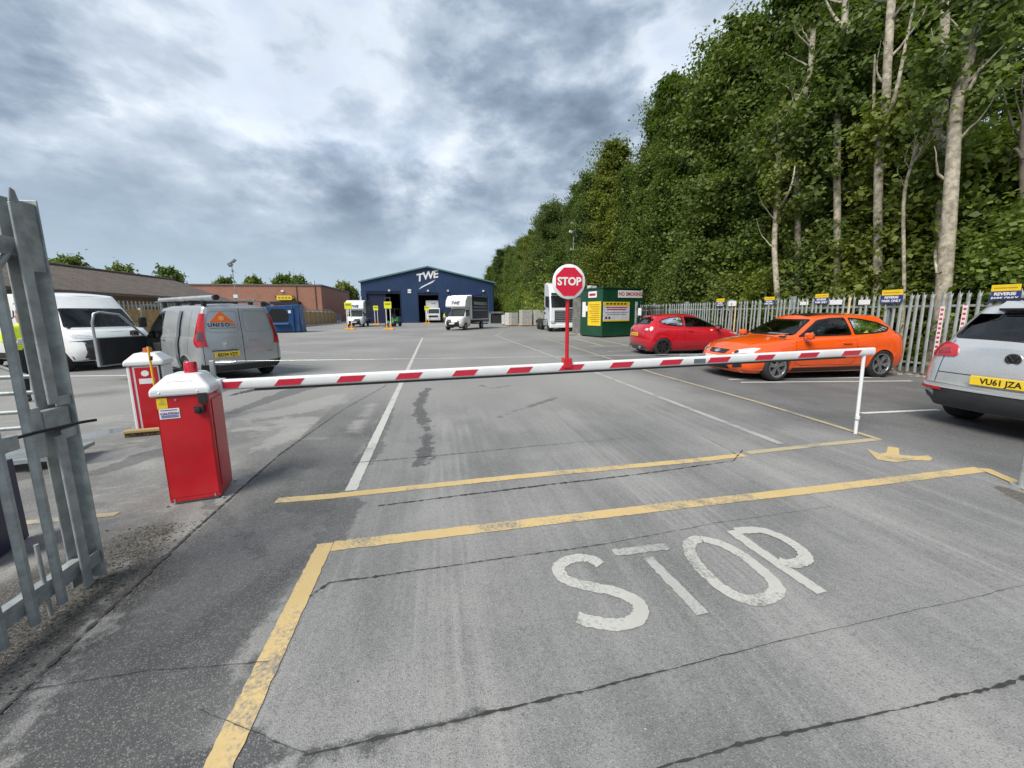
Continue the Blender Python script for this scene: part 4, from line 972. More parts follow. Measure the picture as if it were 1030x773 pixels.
bare('bare_trunk', [(1040, 60), (1032, 110), (1029, 160), (1031, 310)], 13.3, .07, .05, 'slim trunk at the right edge of the picture', [[(1029, 160), (1020, 150), (1012, 175)], [(1030, 140), (1018, 125), (1005, 75)]], mat=BARKD)
# far trees on the skyline
FARV = make_variant(201, 6, 3.0, 3.0, .3, LEAFA, 70, 160, .4, (.6, 1.1))
for i, (x, y, Y) in enumerate([(68, 265, 130), (120, 272, 140), (170, 275, 150), (256, 283, 160), (285, 281.5, 160), (299, 282, 170), (345, 288, 105), (353, 292, 110), (30, 258, 130), (226, 284, 165)]):
    p = atY(x, y, Y); s = max(.6, p.z/6.0); plant_tree('tree', FARV, (p.x, Y, 0), (s*.8, s*.8, s), i*1.3, 'distant green tree top showing above the roofs on the left', 'tree', 'distant trees behind the left roofs')

# ------------------------------------------------------------------ gate, left foreground
GX = -1.985
gate = empty('palisade_gate', (GX, 2.42, 0)); tag(gate, 'open galvanised palisade gate leaf in the left foreground', 'gate')
GP = pale_mesh(2.06, .050); GPM = GP.mesh('pale', None, False); GPM.materials.append(GALV)
for y in (-.205, -.345, -.485, -.625, -.765, -.905, -1.045):
    o = link('pale', GPM, gate, 0, (.0, y, .06)); o.rotation_euler = (random.gauss(0, .004), random.gauss(0, .004), math.pi)
lo = MB(); lo.bx(.0, .012, -.088, -.036, .045, .93); lo.bx(.0, .012, -.088, -.036, 1.10, 2.10); lo.prism([(-.088, 2.10), (-.036, 2.10), (-.05, 2.16), (-.072, 2.17)], 'x', .002, .010)
lo.build('pale', GALV, gate, None, .004)
mm = MB(); mm.bx(-.085, -.077, -.05, .052, .03, 2.14); mm.bx(-.085, .004, .052, .060, .03, 2.14); mm.build('stile', GALV, gate, None, .003); 
for za, zb in ((1.78, 2.12), (.90, .95), (1.08, 1.13), (.12, .20)): MB().bx(-.012, -.004, -.034, .051, za, zb).build('gusset_plate', GALV, gate, None, .003)
for z, h_ in ((1.90, .075), (.17, .075)):
    mm = MB(); mm.bx(-.072, -.022, -1.3, -.0365, z-h_/2, z+h_/2); mm.bx(-.022, -.018, -1.3, -.0365, z-h_/2-.012, z-h_/2+.02); mm.build('rail', GALV, gate, None, .006)
mm = MB(); mm.bx(-.06, -.014, -.10, .04, .96, 1.07); mm.cyl((-.03, -.135, .84), (-.03, -.135, 1.10), .028, n=16); mm.build('lock_box', GALV, gate, 40, .004)
MB().tube([(.0, -.40, .985), (.02, -.2, .985), (.06, .0, .98), (.085, .06, .975)], .008).build('slide_bolt', M('bolt_black', (.03, .03, .03), .5, .5), gate, 50)
MB().bx(-.02, .02, -.34, -.27, .93, 1.0).build('bolt_keep', GALV, gate, None, .004)
MB().tube([(-.03, -.08, 1.88), (-.045, -.7, 1.05), (-.03, -1.28, .22)], .014).build('brace', GALV, gate, 50)
MB().tube([(-.02, -.16, .58), (-.06, -.13, .585), (-.08, -.1, .57)], .007).build('cable_end', BLACKP, gate, 50)
MB().cyl((-.03, -.24, .02), (-.03, -.24, .42), .009, n=8).build('drop_bolt', GALV, gate, 50)
nb = box('navy_board', (-2.86, 2.90, .30), (.03, .42, .58), NAVYF, None, .004, rz=.25); tag(nb, 'navy blue board standing on the ground behind the gate', 'board')
nf = empty('steel_trolley', (-4.12, 4.5, 0), R(12)); tag(nf, 'grey steel trolley frame with rungs behind the gate', 'trolley')
for z in (.48, .64, .83, .99): MB().cyl((-.75, 0, z), (.35, 0, z-.02), .022, n=10).build('rung', GALV, nf, 50)
for x in (-.72, .33): MB().cyl((x, 0, .02), (x, 0, 1.18), .022, n=10).build('upright', GALV, nf, 50)
MB().tube([(-.72, .02, 1.5), (.1, .02, 1.0), (.36, .02, .85)], .018).build('brace', GALV, nf, 50); MB().bx(-.72, .33, -.02, .45, .10, .14).build('deck', GALV, nf)
for x in (-.6, .25): MB().lathe([(.02, -.02), (.055, -.025), (.06, 0), (.055, .025), (.02, .02)], (x, .2, .06)).build('castor', RUBBER, nf, 50)
# grey post at the right edge
gp = empty('steel_post', (4.985, 2.19, 0)); tag(gp, 'grey steel post at the right edge of the picture', 'post')
MB().cyl((0, 0, 0), (0, 0, 2.1), .022, n=14).build('shaft', GALV, gp, 50); MB().lathe([(.0, .012), (.06, .012), (.062, 0.0)], (0, 0, 0), 'z', 20).build('base_plate', GALV, gp)

# ------------------------------------------------------------------ barrier
REDP = M('barrier_red', (.52, .010, .018), .36, 0, .10, 3, coat=.25, dirt=.30, dcol=(.30, .035, .03)); BWHITE = M('barrier_white', (.70, .71, .72), .4, 0, .05, 4, coat=.15, dirt=.15, dcol=(.45, .44, .42)); REDR = M('reflective_red', (.50, .02, .045), .35, 0, .1, 40)
def hood(zb, w_, d_, top, m=None):
    m = m or MB(); a, b = w_/2, d_/2; vs = []
    for z, fx, fy in ((zb, 1, 1), (zb+.055, 1.0, 1.0), (zb+.155, .56, .62), (zb+.165, .50, .54)): vs += [(-a*fx, -b*fy, z), (a*fx, -b*fy, z), (a*fx, b*fy, z), (-a*fx, b*fy, z)]
    fs = [(0, 3, 2, 1), (12, 13, 14, 15)]
    for k in range(3):
        for i in range(4): j = (i+1) % 4; fs.append((4*k+i, 4*k+j, 4*k+4+j, 4*k+4+i))
    return m.add(vs, fs)
bc = empty('barrier', (-2.055, 3.60, 0), R(11)); tag(bc, 'red barrier cabinet with white hood holding the striped boom and stop sign', 'barrier')
MB().bx(-.185, .165, -.165, .165, .02, .915).build('cabinet', REDP, bc, None, .012)
MB().bx(-.155, .135, -.135, .135, .0, .02).build('plinth', M('cement', (.33, .32, .30), .9), bc)
MB().bx(.1655, .171, -.12, .14, .10, .86).build('side_panel', REDP, bc, None, .004)
SEAM = M('red_seam', (.20, .004, .008), .5)
for a in ((-.178, -.176, .06, .90), (.152, .154, .06, .90)): MB().bx(a[0], a[1], -.1668, -.1655, a[2], a[3]).build('door_seam', SEAM, bc)
MB().bx(-.176, .152, -.1668, -.1655, .06, .062).build('door_seam', SEAM, bc)
for x in (-.15, .125):
    for z in (.035, .05): MB().cyl((x, -.165, z), (x, -.171, z), .006, n=8).build('bolt', GALV, bc)
for x, y in ((-.2, -.18), (.18, -.18), (.18, .18), (-.2, .18)): MB().cyl((x, y, 0), (x, y, .018), .012, n=6).build('anchor_bolt', GALV, bc)
hd = hood(.917, .40, .37, 0).build('hood', BWHITE, bc, None, .016); hd.location.x = -.01
mm = MB(); a = [(-.135, .945), (-.085, 1.03), (.065, 1.03), (.115, .945)]
for p, q in zip(a[:-1], a[1:]): mm.tube([(p[0], -.186+.075*max(0, (p[1]-.972)/.1), p[1]), (q[0], -.186+.075*max(0, (q[1]-.972)/.1), q[1])], .006, 6)
mm.build('hood_ridge', BWHITE, hd, 50)
mm = MB(); mm.lathe([(.0, 1.175), (.036, 1.172), (.043, 1.16), (.045, 1.09), (.048, 1.088), (.048, 1.078)], (.02, .0, 0), 'z', 24); mm.build('beacon', M('beacon_red', (.55, .012, .03), .15, 0, .15, 9, coat=.8), bc, 40)
def sticker(parent, x0, x1, z0, z1, y, mat, nm='sticker'): return MB().bx(x0, x1, y-.002, y, z0, z1).build(nm, mat, parent)
o = sticker(bc, -.172, -.105, .82, .905, -.166, YELS); MB().prism([(-.162, .857), (-.115, .857), (-.1385, .897)], 'y', -.1705, -.1685).build('hazard_triangle', M('sticker_ochre', (.55, .42, .10), .5), o)
o = sticker(bc, -.165, -.035, .735, .818, -.166, WHITES)
lettering('CAUTION', .026, M('print_purple', (.15, .05, .22), .5), o, (-.1, -.1687, .777), FACE_S, bold=.0008)
for z in (.806, .76, .749): sticker(o, -.155, -.05 if z > .8 else -.045, z-.003, z+.003, -.1682, M('print_blue', (.08, .1, .35), .5), 'print_line')
MB().cyl((-.05, -.166, .885), (-.05, -.172, .885), .007, n=10).build('lock', CHROME, bc)
mm = MB(); mm.bx(.07, .135, -.20, -.166, .765, .825); mm.cyl((.095, -.2, .795), (.095, -.215, .795), .02, n=12); mm.build('key_switch', BLACKP, bc, None, .004)
MB().bx(.10, .16, -.19, -.166, .845, .93).build('photocell', BLACKP, bc, None, .004)
# boom (swings with the barrier): a part of it; local frame un-rotated through an empty-free transform
def W2B(p): return bc.matrix_basis.inverted() @ Vector(p)
bc_m = Matrix.Translation((-2.055, 3.60, 0)) @ Matrix.Rotation(R(11), 4, 'Z'); bc_i = bc_m.inverted()
def W(mb): mb.v = [tuple(bc_i @ Vector(p)) for p in mb.v]; return mb
BY = 3.72
def bz(x): return .945+(x+1.9)*.0125
tip = atY(878, 355, BY).x
def boom_seg(x0, x1, hh=.048, dd=.028, n=14, z_off=0, y_off=0):
    vs = []; N = 20
    for k in range(N+1):
        x = x0+(x1-x0)*k/N
        for i in range(n):
            t = 2*math.pi*i/n; c_, s_ = math.cos(t), math.sin(t)
            vs.append((x, BY+y_off+dd*math.copysign(abs(c_)**.55, c_), bz(x)+z_off+hh*math.copysign(abs(s_)**.6, s_)))
    fs = [(k*n+i, k*n+(i+1) % n, (k+1)*n+(i+1) % n, (k+1)*n+i) for k in range(N) for i in range(n)]+[tuple(range(n)), tuple(range(N*n, N*n+n))]
    return MB().add(vs, fs)
boom = W(boom_seg(-1.93, tip)).build('boom', BWHITE, bc, 50)
for a, b in [(212.6, 241.8), (273.5, 305), (336.8, 367), (396.6, 425), (454, 481), (509, 536), (562, 588), (613, 637.6), (663, 687), (711, 734.6), (758.5, 779), (801.6, 823), (845, 865)]:
    x0, x1 = atY(a, 370, BY-.03).x, atY(b, 370, BY-.03).x; sl_ = .045; yf = BY-.0305
    mm = MB(); mm.add([(x0, yf, bz(x0)-.031), (x1-sl_, yf, bz(x1)-.031), (x1, yf, bz(x1)+.026), (x0+sl_, yf, bz(x0)+.026)]+[(p, yf+.004, bz(p)+q) for p, q in ((x0, -.031), (x1-sl_, -.031), (x1, .026), (x0+sl_, .026))], [(0, 1, 2, 3), (0, 4, 5, 1), (1, 5, 6, 2), (2, 6, 7, 3), (3, 7, 4, 0)])
    W(mm).build('reflective_stripe', REDR, boom)
W(boom_seg(atY(256, 388, BY).x, atY(850, 360, BY).x, .012, .012, 8, -.058)).build('rubber_edge', BLACKP, boom, 50)
x0, x1 = atY(696.6, 360, BY).x, atY(708, 360, BY).x; W(MB().bx(x0, x1, BY-.033, BY-.029, bz(x0)-.03, bz(x0)+.02)).build('data_plate', M('grey_plate', (.16, .18, .19), .4, .4), boom)
W(MB().bx(x0-.16, x1-.0, BY-.015, BY+.015, bz(x0)+.045, bz(x0)+.075)).build('cable_bracket', GALV, boom, None, .005)
W(MB().bx(-1.955, -1.915, BY-.012, BY+.012, bz(-1.9)-.05, 1.165)).build('cable_post', GALV, boom, None, .008)
cz0, cz1 = 1.155, bz(x0)+.075
W(MB().tube([(-1.93+(x0-.05+1.93)*t, BY, cz0+(cz1-cz0)*t-.006*math.sin(math.pi*t)) for t in np.linspace(0, 1, 24)], .0028, 6)).build('stay_cable', M('steel_cable', (.6, .62, .62), .35, .6), boom, 60)
W(MB().tube([(-1.83+.09*math.cos(t), BY, 1.152+.008*math.sin(t)) for t in np.linspace(0, 6.28, 17)], .004, 6)).build('turnbuckle', CHROME, boom, 60)
W(MB().bx(-1.99, -1.86, BY-.05, BY+.05, .88, 1.0)).build('boom_clamp', BWHITE, boom, None, .01)
lg0, lg1 = Vector((5.15, 3.66, 0)), Vector((atY(868.5, 362, BY).x, BY, bz(5)-.04))
leg = W(MB().tube([lg0, lg0.lerp(lg1, .5), lg1], .019, 12)).build('rest_leg', BWHITE, bc, 50); W(MB().tube([lg0+Vector((0, 0, .19)), lg0+Vector((0.002, 0, .23))], .024, 12)).build('leg_collar', BWHITE, leg, 50)
# stop sign mounted on the boom
ss = empty('stop_sign', (atY(570, 368, BY).x, BY, bz(1.3)+.04)); tag(ss, 'round red and white stop sign on a red pole above the boom', 'stop sign')
MB().bx(-.045, .045, -.045, .045, -.045, .055).build('bracket', REDP, ss, None, .006); MB().cyl((0, 0, .05), (0, 0, .80), .020, n=14).build('pole', REDP, ss, 50)
zc = atY(570, 284, BY).z-ss.location.z; rs = .172
mm = MB(); mm.lathe([(0, 0), (rs-.004, 0), (rs, .003), (rs, .012), (rs-.004, .015), (0, .015)], (0, -.042, zc), 'y', 44); dsc = mm.build('disc', M('sign_face_white', (.80, .76, .77), .4, 0, .03), ss, 40)
oc_ = [(.150*math.cos(R(22.5+45*k)), zc+.150*math.sin(R(22.5+45*k))) for k in range(8)]; MB().prism(oc_, 'y', -.0455, -.0422).build('octagon', M('sign_red', (.62, .006, .035), .35, 0, .04), dsc)
lettering('STOP', .108, WHITES, dsc, (0, -.0475, zc), FACE_S, bold=.0035, width=.96)
# second barrier cabinet and broom
b2 = empty('barrier', (-3.86, 5.98, 0), R(14)); tag(b2, 'white barrier cabinet with red front panel behind the red cabinet', 'barrier')
MB().bx(-.19, .19, -.17, .17, .0, .90).build('cabinet', BWHITE, b2, None, .02); MB().bx(-.105, .125, -.178, -.1705, .05, .88).build('front_panel', REDP, b2, None, .004)
hood(.902, .42, .38, 0).build('hood', BWHITE, b2, None, .018)
MB().lathe([(0, 1.13), (.045, 1.125), (.05, 1.065)], (0, 0, 0), 'z', 20).build('beacon', M('beacon_orange', (.5, .12, .04), .3), b2, 40)
MB().cyl((-.0, -.178, .80), (-.0, -.183, .80), .04, n=18).build('badge', WHITES, b2); sticker(b2, -.07, .09, .66, .73, -.1785, WHITES)
for x in (-.14, .155): MB().bx(x-.012, x+.012, -.1745, -.1705, .06, .9).build('trim_strip', REDR if x < 0 else BLACKP, b2)
broom = empty('broom', (-3.68, 5.60, 0), R(8)); tag(broom, 'yellow handled broom propped against the white cabinet', 'broom')
MB().tube([(.06, .06, .06), (.03, .10, .6), (.0, .15, 1.16)], .013, 10).build('handle', M('broom_yellow', (.78, .42, .02), .5), broom, 50)
MB().box((-.06, .03, .075), (.52, .07, .04)).build('brush_head', M('broom_wood', (.40, .30, .12), .7), broom, None, .008)
mm = MB()
for k in range(90):
    x = -.31+.5*(k % 45)/44; mm.cyl((x, .015+.03*(k//45), .06), (x+random.gauss(0, .008), .01+.04*(k//45), .0), .006, .004, 5)
mm.build('bristles', M('bristle', (.09, .06, .03), .9), broom)
for z in (.42, .98): MB().cyl((.05-.03*z, .06+.07*z, z), (.05-.03*z, .075+.07*z, z+.05), .018, n=10).build('grip_clip', BLACKP, broom)

# ------------------------------------------------------------------ parked cars
def common(car, x0, x1, wv, belt, zfl=.30):
    MB().bx(x0, x1, -wv, wv, zfl, belt).build('interior', DARKINT, car.root, None, .03); MB().bx(x0, x1+.8, -.62, .62, zfl-.10, zfl-.02).build('underbody', DARKINT, car.root)
def steering(root, x, y, z): MB().tube([(x+.06*math.sin(t), y+.18*math.cos(t), z+.17*math.sin(t)) for t in np.linspace(0, 6.28, 20)], .014, 6).build('steering_wheel', BLACKP, root, 50)
# orange three-door hatchback
OR = M('orange_paint', (.86, .100, .006), .22, .0, .05, 2, coat=1.0)
c = Car('parked_car', OR, (8.66, 7.72, 0), R(176), .17, [(2.2, .62), (2.05, .69), (1.7, .79), (1.15, .885), (.5, .925), (-.6, .965), (-1.6, 1.0), (-2.2, 1.02)],
    [(0, 2.02, -2.00, .80, .18, .10, .22, .15), (.18, 2.14, -2.12, .885, .24, .13, .28, .18), (.45, 2.18, -2.17, .92, .30, .16, .34, .24), (.75, 2.14, -2.17, .905, .32, .17, .36, .26), (.92, 2.05, -2.13, .87, .33, .17, .38, .27), (1, 1.95, -2.08, .82, .33, .17, .38, .27)],
    (.78, -9, .075), {'b': (1.16, -2.05, .80, .26, .15, .12, .24), 't': (.28, -1.76, .56, .14, .10, .08, .16)}, [(.35, 1.375), (0, 1.41), (-.4, 1.43), (-1.0, 1.425), (-1.8, 1.375)])
orange = c; tag(c.root, 'orange three door hatchback parked nose towards the lane', 'car', 'parked cars on the right')
for v in 'LR':
    c.window('side_window', v, [(.70, .962), (.10, 1.325), (-.22, 1.372), (-.60, 1.382), (-.62, .985)], GLASS); c.window('quarter_window', v, [(-.69, .99), (-.68, 1.378), (-1.02, 1.345), (-1.42, 1.265), (-1.68, 1.13), (-1.55, 1.045), (-1.2, 1.01)], GLASSM, .03)
    c.line(v, [(.86, .40), (.84, .80), (.80, .93)], .007); c.line(v, [(-.64, .97), (-.70, .62), (-.60, .36)], .007); c.line(v, [(.86, .40), (.70, .335), (-.45, .335), (-.60, .36)], .007)
    c.patch('sill', v, [(.88, .19), (-.95, .19), (-.95, .285), (.88, .285)], M('sill_black', (.03, .02, .018), .5), .012, 2); c.line(v, [(.9, .70), (-.9, .745)], .012, OR, .005, 'swage'); c.patch('door_handle', v, [(-.30, .80), (-.52, .805), (-.52, .845), (-.30, .838)], OR, .03, 2, rnd=.02)
    c.patch('rub_strip', v, [(.84, .50), (-.90, .50), (-.90, .535), (.84, .535)], OR, .012, 2)
c.window('windscreen', 'F', [(-.70, .985), (.70, .985), (.52, 1.345), (-.52, 1.345)], GLASSC); c.window('rear_window', 'B', [(-.60, 1.06), (.60, 1.06), (.46, 1.31), (-.46, 1.31)], GLASSD)
c.patch('grille', 'F', [(-.27, .575), (.27, .575), (.33, .675), (-.33, .675)], BLACKP, .006, 3, rnd=.03); c.patch('badge', 'F', [(.09*math.cos(t), .628+.036*math.sin(t)) for t in np.linspace(0, 6.28, 18)[:-1]], CHROME, .016, 2)
c.patch('lower_grille', 'F', [(-.44, .235), (.44, .235), (.36, .43), (-.36, .43)], BLACKP, .006, 3, rnd=.04); plate(c.root, '', (2.20, 0, .475), R(90), M('plate_white', (.78, .78, .76), .4))
for s in (1, -1):
    h_ = c.patch('headlight', 'F', [(s*.43, .585), (s*.62, .60), (s*.80, .645), (s*.83, .735), (s*.72, .735), (s*.50, .675)], WHITEL, .008, 3, rnd=.03); c.patch('headlight_bowl', 'F', [(s*.52+.05*math.cos(t), .633+.035*math.sin(t)) for t in np.linspace(0, 6.28, 12)[:-1]], BLACKP, .011, 2, h_)
    c.patch('fog_lamp', 'F', [(s*.52, .28), (s*.72, .31), (s*.70, .42), (s*.55, .42)], BLACKP, .006, 2, rnd=.03); c.patch('tail_light', 'B', [(s*.60, .86), (s*.83, .84), (s*.80, 1.02), (s*.66, 1.05)], REDL, .008, 3, rnd=.03); mirror(c.root, .66, .88, .99, OR, s)
c.line('T', [(1.92, -.55), (1.2, -.70), (.95, -.72)], .007); c.line('T', [(1.92, .55), (1.2, .70), (.95, .72)], .007)
c.patch('spoiler', 'B', [(-.50, 1.345), (.50, 1.345), (.47, 1.39), (-.47, 1.39)], OR, .07, 2); c.patch('sunroof', 'T', [(.15, -.40), (.15, .40), (-.75, .40), (-.75, -.40)], TRIM, .006, 3, rnd=.06)
MB().tube([(.18, 0, 1.45), (.05, 0, 1.50)], [.02, .012], 6).build('aerial_base', BLACKP, c.root, 50)
for x in (1.27, -1.36): c.arch(x, .325, .355)
c.finish(); common(c, -1.75, .95, .70, .80); seats(c.root, [-.05], [-.36, .36], .62, rear=-1.0); MB().box((.78, 0, .90), (.34, 1.3, .16)).build('dashboard', DARKINT, c.root, None, .05); steering(c.root, .5, -.36, .98)
sh = MB().box((.72, .1, .995), (.30, .55, .01), ry=.1).build('paper', WHITES, c.root)
put_wheels(c, wheel_proto(.322, .22, ALLOY, 5, .235, 'twin'), (1.27, -1.36), .80, .322, R(6))
# red three-door hatchback
RD = M('red_paint', (.50, .008, .020), .22, .0, .05, 2, coat=1.0)
c = Car('parked_car', RD, (9.2, 12.75, 0), R(-4), .17, [(2.0, .66), (1.85, .73), (1.5, .82), (1.05, .90), (.4, .945), (-.6, 1.0), (-1.4, 1.05), (-2.0, 1.07)],
    [(0, 1.85, -1.84, .74, .18, .10, .22, .15), (.18, 1.95, -1.95, .82, .24, .14, .28, .2), (.45, 1.985, -1.985, .86, .30, .17, .34, .26), (.75, 1.95, -1.96, .85, .32, .18, .36, .28), (.92, 1.88, -1.91, .82, .33, .18, .36, .28), (1, 1.80, -1.87, .775, .33, .18, .36, .28)],
    (.80, -9, .07), {'b': (1.22, -1.85, .755, .26, .16, .12, .26), 't': (.22, -1.50, .51, .14, .10, .08, .16)}, [(.3, 1.36), (-.2, 1.41), (-.6, 1.42), (-1.1, 1.40), (-1.6, 1.35)])
red = c; tag(c.root, 'red three door hatchback with dark wheels parked facing the fence', 'car', 'parked cars on the right')
for v in 'LR':
    c.window('side_window', v, [(.80, .968), (.18, 1.30), (-.12, 1.355), (-.42, 1.372), (-.46, 1.005)], GLASS); c.window('quarter_window', v, [(-.52, 1.01), (-.49, 1.372), (-.95, 1.352), (-1.30, 1.26), (-1.42, 1.18), (-1.1, 1.06)], GLASSM, .03)
    c.line(v, [(.80, .38), (.78, .80), (.80, .93)], .007); c.line(v, [(-.48, .98), (-.55, .62), (-.45, .34)], .007); c.line(v, [(.80, .38), (.65, .31), (-.3, .31), (-.45, .34)], .007)
    c.patch('sill', v, [(.80, .18), (-.92, .18), (-.92, .27), (.80, .27)], RD, .02, 2); c.patch('door_handle', v, [(-.18, .84), (-.40, .85), (-.40, .885), (-.18, .875)], RD, .03, 2, rnd=.02)
c.window('windscreen', 'F', [(-.66, .99), (.66, .99), (.47, 1.33), (-.47, 1.33)], GLASSC); c.window('rear_window', 'B', [(-.56, 1.10), (.56, 1.10), (.46, 1.315), (-.46, 1.315)], GLASSD, .04)
c.patch('rear_diffuser', 'B', [(-.72, .19), (.72, .19), (.66, .34), (.35, .40), (-.35, .40), (-.66, .34)], M('diffuser_grey', (.10, .10, .11), .5), .01, 3); c.patch('spoiler', 'B', [(-.47, 1.325), (.47, 1.325), (.44, 1.37), (-.44, 1.37)], RD, .09, 2)
plate(c.root, '', (-1.985, 0, .74), R(-90)); c.line('B', [(-.70, .62), (.70, .62)], .008); c.line('B', [(-.62, .62), (-.60, 1.05)], .006); c.line('B', [(.62, .62), (.60, 1.05)], .006)
for k in range(7): MB().bx(-1.9925, -1.9915, -.21+k*.062, -.17+k*.062, .705, .775).build('plate_print', M('plate_smudge', (.35, .22, .03), .5), c.root)
for s in (1, -1):
    c.patch('tail_light', 'B', [(s*.50, .86), (s*.76, .83), (s*.775, .98), (s*.66, 1.05), (s*.54, .97)], REDL, .008, 3, rnd=.04); c.patch('reverse_lamp', 'B', [(s*.55, .90), (s*.68, .89), (s*.67, .97), (s*.58, .96)], WHITEL, .014, 2)
    c.patch('headlight', 'F', [(s*.45, .66), (s*.80, .72), (s*.80, .80), (s*.62, .77)], WHITEL, .008, 3); mirror(c.root, .72, .83, 1.0, RD if s > 0 else BLACKP, s)
    MB().cyl((-1.96, s*.42, .28), (-2.0, s*.42, .28), .05, n=14).build('exhaust', CHROME, c.root, 50)
    c.patch('bumper_reflector', 'B', [(s*.48, .45), (s*.68, .46), (s*.68, .50), (s*.48, .50)], REDL, .006, 2)
for x in (1.18, -1.31): c.arch(x, .32, .35)
c.finish(); common(c, -1.6, .95, .64, .82); seats(c.root, [-.05], [-.34, .34], .62, rear=-.95); MB().box((.80, 0, .92), (.34, 1.2, .14)).build('dashboard', DARKINT, c.root, None, .05); steering(c.root, .5, -.34, .98)
put_wheels(c, wheel_proto(.315, .21, ALLOYD, 7, .235, 'twin'), (1.18, -1.31), .755, .315)
MB().bx(-.25, .35, -.1, .1, 1.452, 1.46).build('roof_panel', TRIM, c.root)
# silver sport utility vehicle
SI = M('silver_paint', (.55, .565, .58), .28, .45, .04, 2, coat=.9)
c = Car('parked_car', SI, (8.66, 3.09, 0), R(0), .27, [(2.25, .80), (2.1, .87), (1.7, .96), (1.2, 1.02), (.4, 1.05), (-1.0, 1.08), (-2.3, 1.11)],
    [(0, 2.05, -2.06, .80, .18, .08, .22, .15), (.15, 2.16, -2.17, .865, .24, .11, .28, .16), (.32, 2.2, -2.215, .905, .28, .13, .32, .18), (.55, 2.2, -2.20, .91, .30, .14, .34, .20), (.8, 2.14, -2.17, .895, .30, .15, .34, .22), (.94, 2.05, -2.14, .87, .3, .15, .34, .22), (1, 1.98, -2.11, .83, .30, .15, .34, .22)],
    (.86, -9, .07), {'b': (1.3, -2.10, .81, .26, .14, .12, .20), 't': (.45, -1.82, .60, .14, .08, .08, .14)}, [(.5, 1.54), (0, 1.60), (-.5, 1.625), (-1.2, 1.615), (-1.9, 1.575)])
suv = c; tag(c.root, 'silver sport utility car cropped at the right edge with yellow rear plate', 'car', 'parked cars on the right')
c.window('rear_window', 'B', [(-.665, 1.175), (.665, 1.175), (.575, 1.50), (-.575, 1.50)], GLASSD, .045, .07)
for v in 'LR':
    c.window('side_window', v, [(.95, 1.085), (.35, 1.47), (-.25, 1.53), (-.28, 1.10)], GLASS); c.window('side_window', v, [(-.36, 1.10), (-.33, 1.53), (-1.15, 1.53), (-1.25, 1.13)], GLASSD); c.window('quarter_window', v, [(-1.34, 1.14), (-1.25, 1.52), (-1.55, 1.49), (-1.75, 1.22)], GLASSD, .03)
    for x in (.90, -.32, -1.28): c.line(v, [(x, .42), (x, 1.05)], .007)
    c.patch('sill', v, [(.95, .28), (-.9, .28), (-.9, .42), (.95, .42)], BLACKP, .014, 2); s = 1 if v == 'L' else -1
    MB().tube([(.3, s*.60, 1.60), (.25, s*.60, 1.655), (-.6, s*.61, 1.68), (-1.5, s*.60, 1.66), (-1.62, s*.60, 1.605)], .016, 8).build('roof_rail', BLACKP, c.root, 50)
c.window('windscreen', 'F', [(-.7, 1.10), (.7, 1.10), (.56, 1.50), (-.56, 1.50)], GLASSC)
c.patch('rear_bumper', 'B', [(-.86, .285), (.86, .285), (.885, .50), (.70, .525), (-.70, .525), (-.885, .50)], M('bumper_grey', (.045, .047, .05), .5, 0, .15), .02, 4, rnd=.05)
c.patch('bumper_step', 'B', [(-.78, .535), (.78, .535), (.80, .60), (-.80, .60)], SI, .03, 3, rnd=.02); c.line('B', [(-.68, .60), (-.66, .86), (-.62, 1.15)], .008); c.line('B', [(.68, .60), (.66, .86), (.62, 1.15)], .008)
c.line('B', [(-.67, .735), (.67, .735)], .010); c.patch('plate_recess', 'B', [(-.36, .625), (.36, .625), (.30, .765), (-.30, .765)], SI, .004, 2)
c.patch('spoiler', 'B', [(-.60, 1.525), (.60, 1.525), (.54, 1.60), (-.54, 1.60)], SI, .10, 2); c.patch('spoiler_under', 'B', [(-.58, 1.505), (.58, 1.505), (.58, 1.524), (-.58, 1.524)], TRIM, .085, 2)
plate(c.root, 'VU61 JZA', (-2.245, .03, .685), R(-90), size=.094)
mm = MB(); mm.lathe([(0, -.004), (.062, -.004), (.068, 0), (.07, .01)], (0, 0, 0), 'x', 28); bd = mm.build('badge', M('badge_black', (.02, .02, .022), .2, .3), c.root, 40); q = c.proj('B', 0, .965); bd.location = (q.x-.006, 0, .965); bd.rotation_euler = (0, 0, 0)
mm = MB(); mm.lathe([(.064, -.006), (.072, -.006), (.073, .006)], (0, 0, 0), 'x', 28); r_ = mm.build('badge_ring', CHROME, bd, 40)
for seg in ([(.038, .045), (.0, -.012), (-.038, .045)], [(.055, .012), (.024, -.05), (.0, -.006), (-.024, -.05), (-.055, .012)]): MB().tube([(-.006, a, b) for a, b in seg], .004, 5).build('badge_line', M('badge_grey', (.12, .12, .13), .3, .5), bd)
for s in (1, -1):
    tl = c.patch('tail_light', 'B', [(s*.50, .945), (s*.80, .93), (s*.885, .98), (s*.86, 1.10), (s*.72, 1.125), (s*.53, 1.09)], REDL, .014, 4, rnd=.05); c.patch('lamp_cell', 'B', [(s*.58, .98), (s*.72, .975), (s*.73, 1.05), (s*.60, 1.06)], M('lens_deep', (.28, .006, .012), .1, coat=.8), .018, 2, tl, rnd=.03)
    c.patch('bumper_reflector', 'B', [(s*.58, .505), (s*.84, .51), (s*.84, .545), (s*.58, .54)], REDL, .034, 2); mirror(c.root, .85, .90, 1.12, SI, s); c.patch('headlight', 'F', [(s*.5, .80), (s*.84, .83), (s*.82, .92), (s*.55, .90)], WHITEL, .008, 3)
for x in (1.33, -1.27): c.arch(x, .345, .385, BLACKP)
c.finish(); common(c, -1.9, 1.0, .70, .95, .36); seats(c.root, [-.0], [-.36, .36], .74, rear=-.95); put_wheels(c, wheel_proto(.345, .235, ALLOY, 5, .24, 'spoke'), (1.33, -1.27), .79, .345)
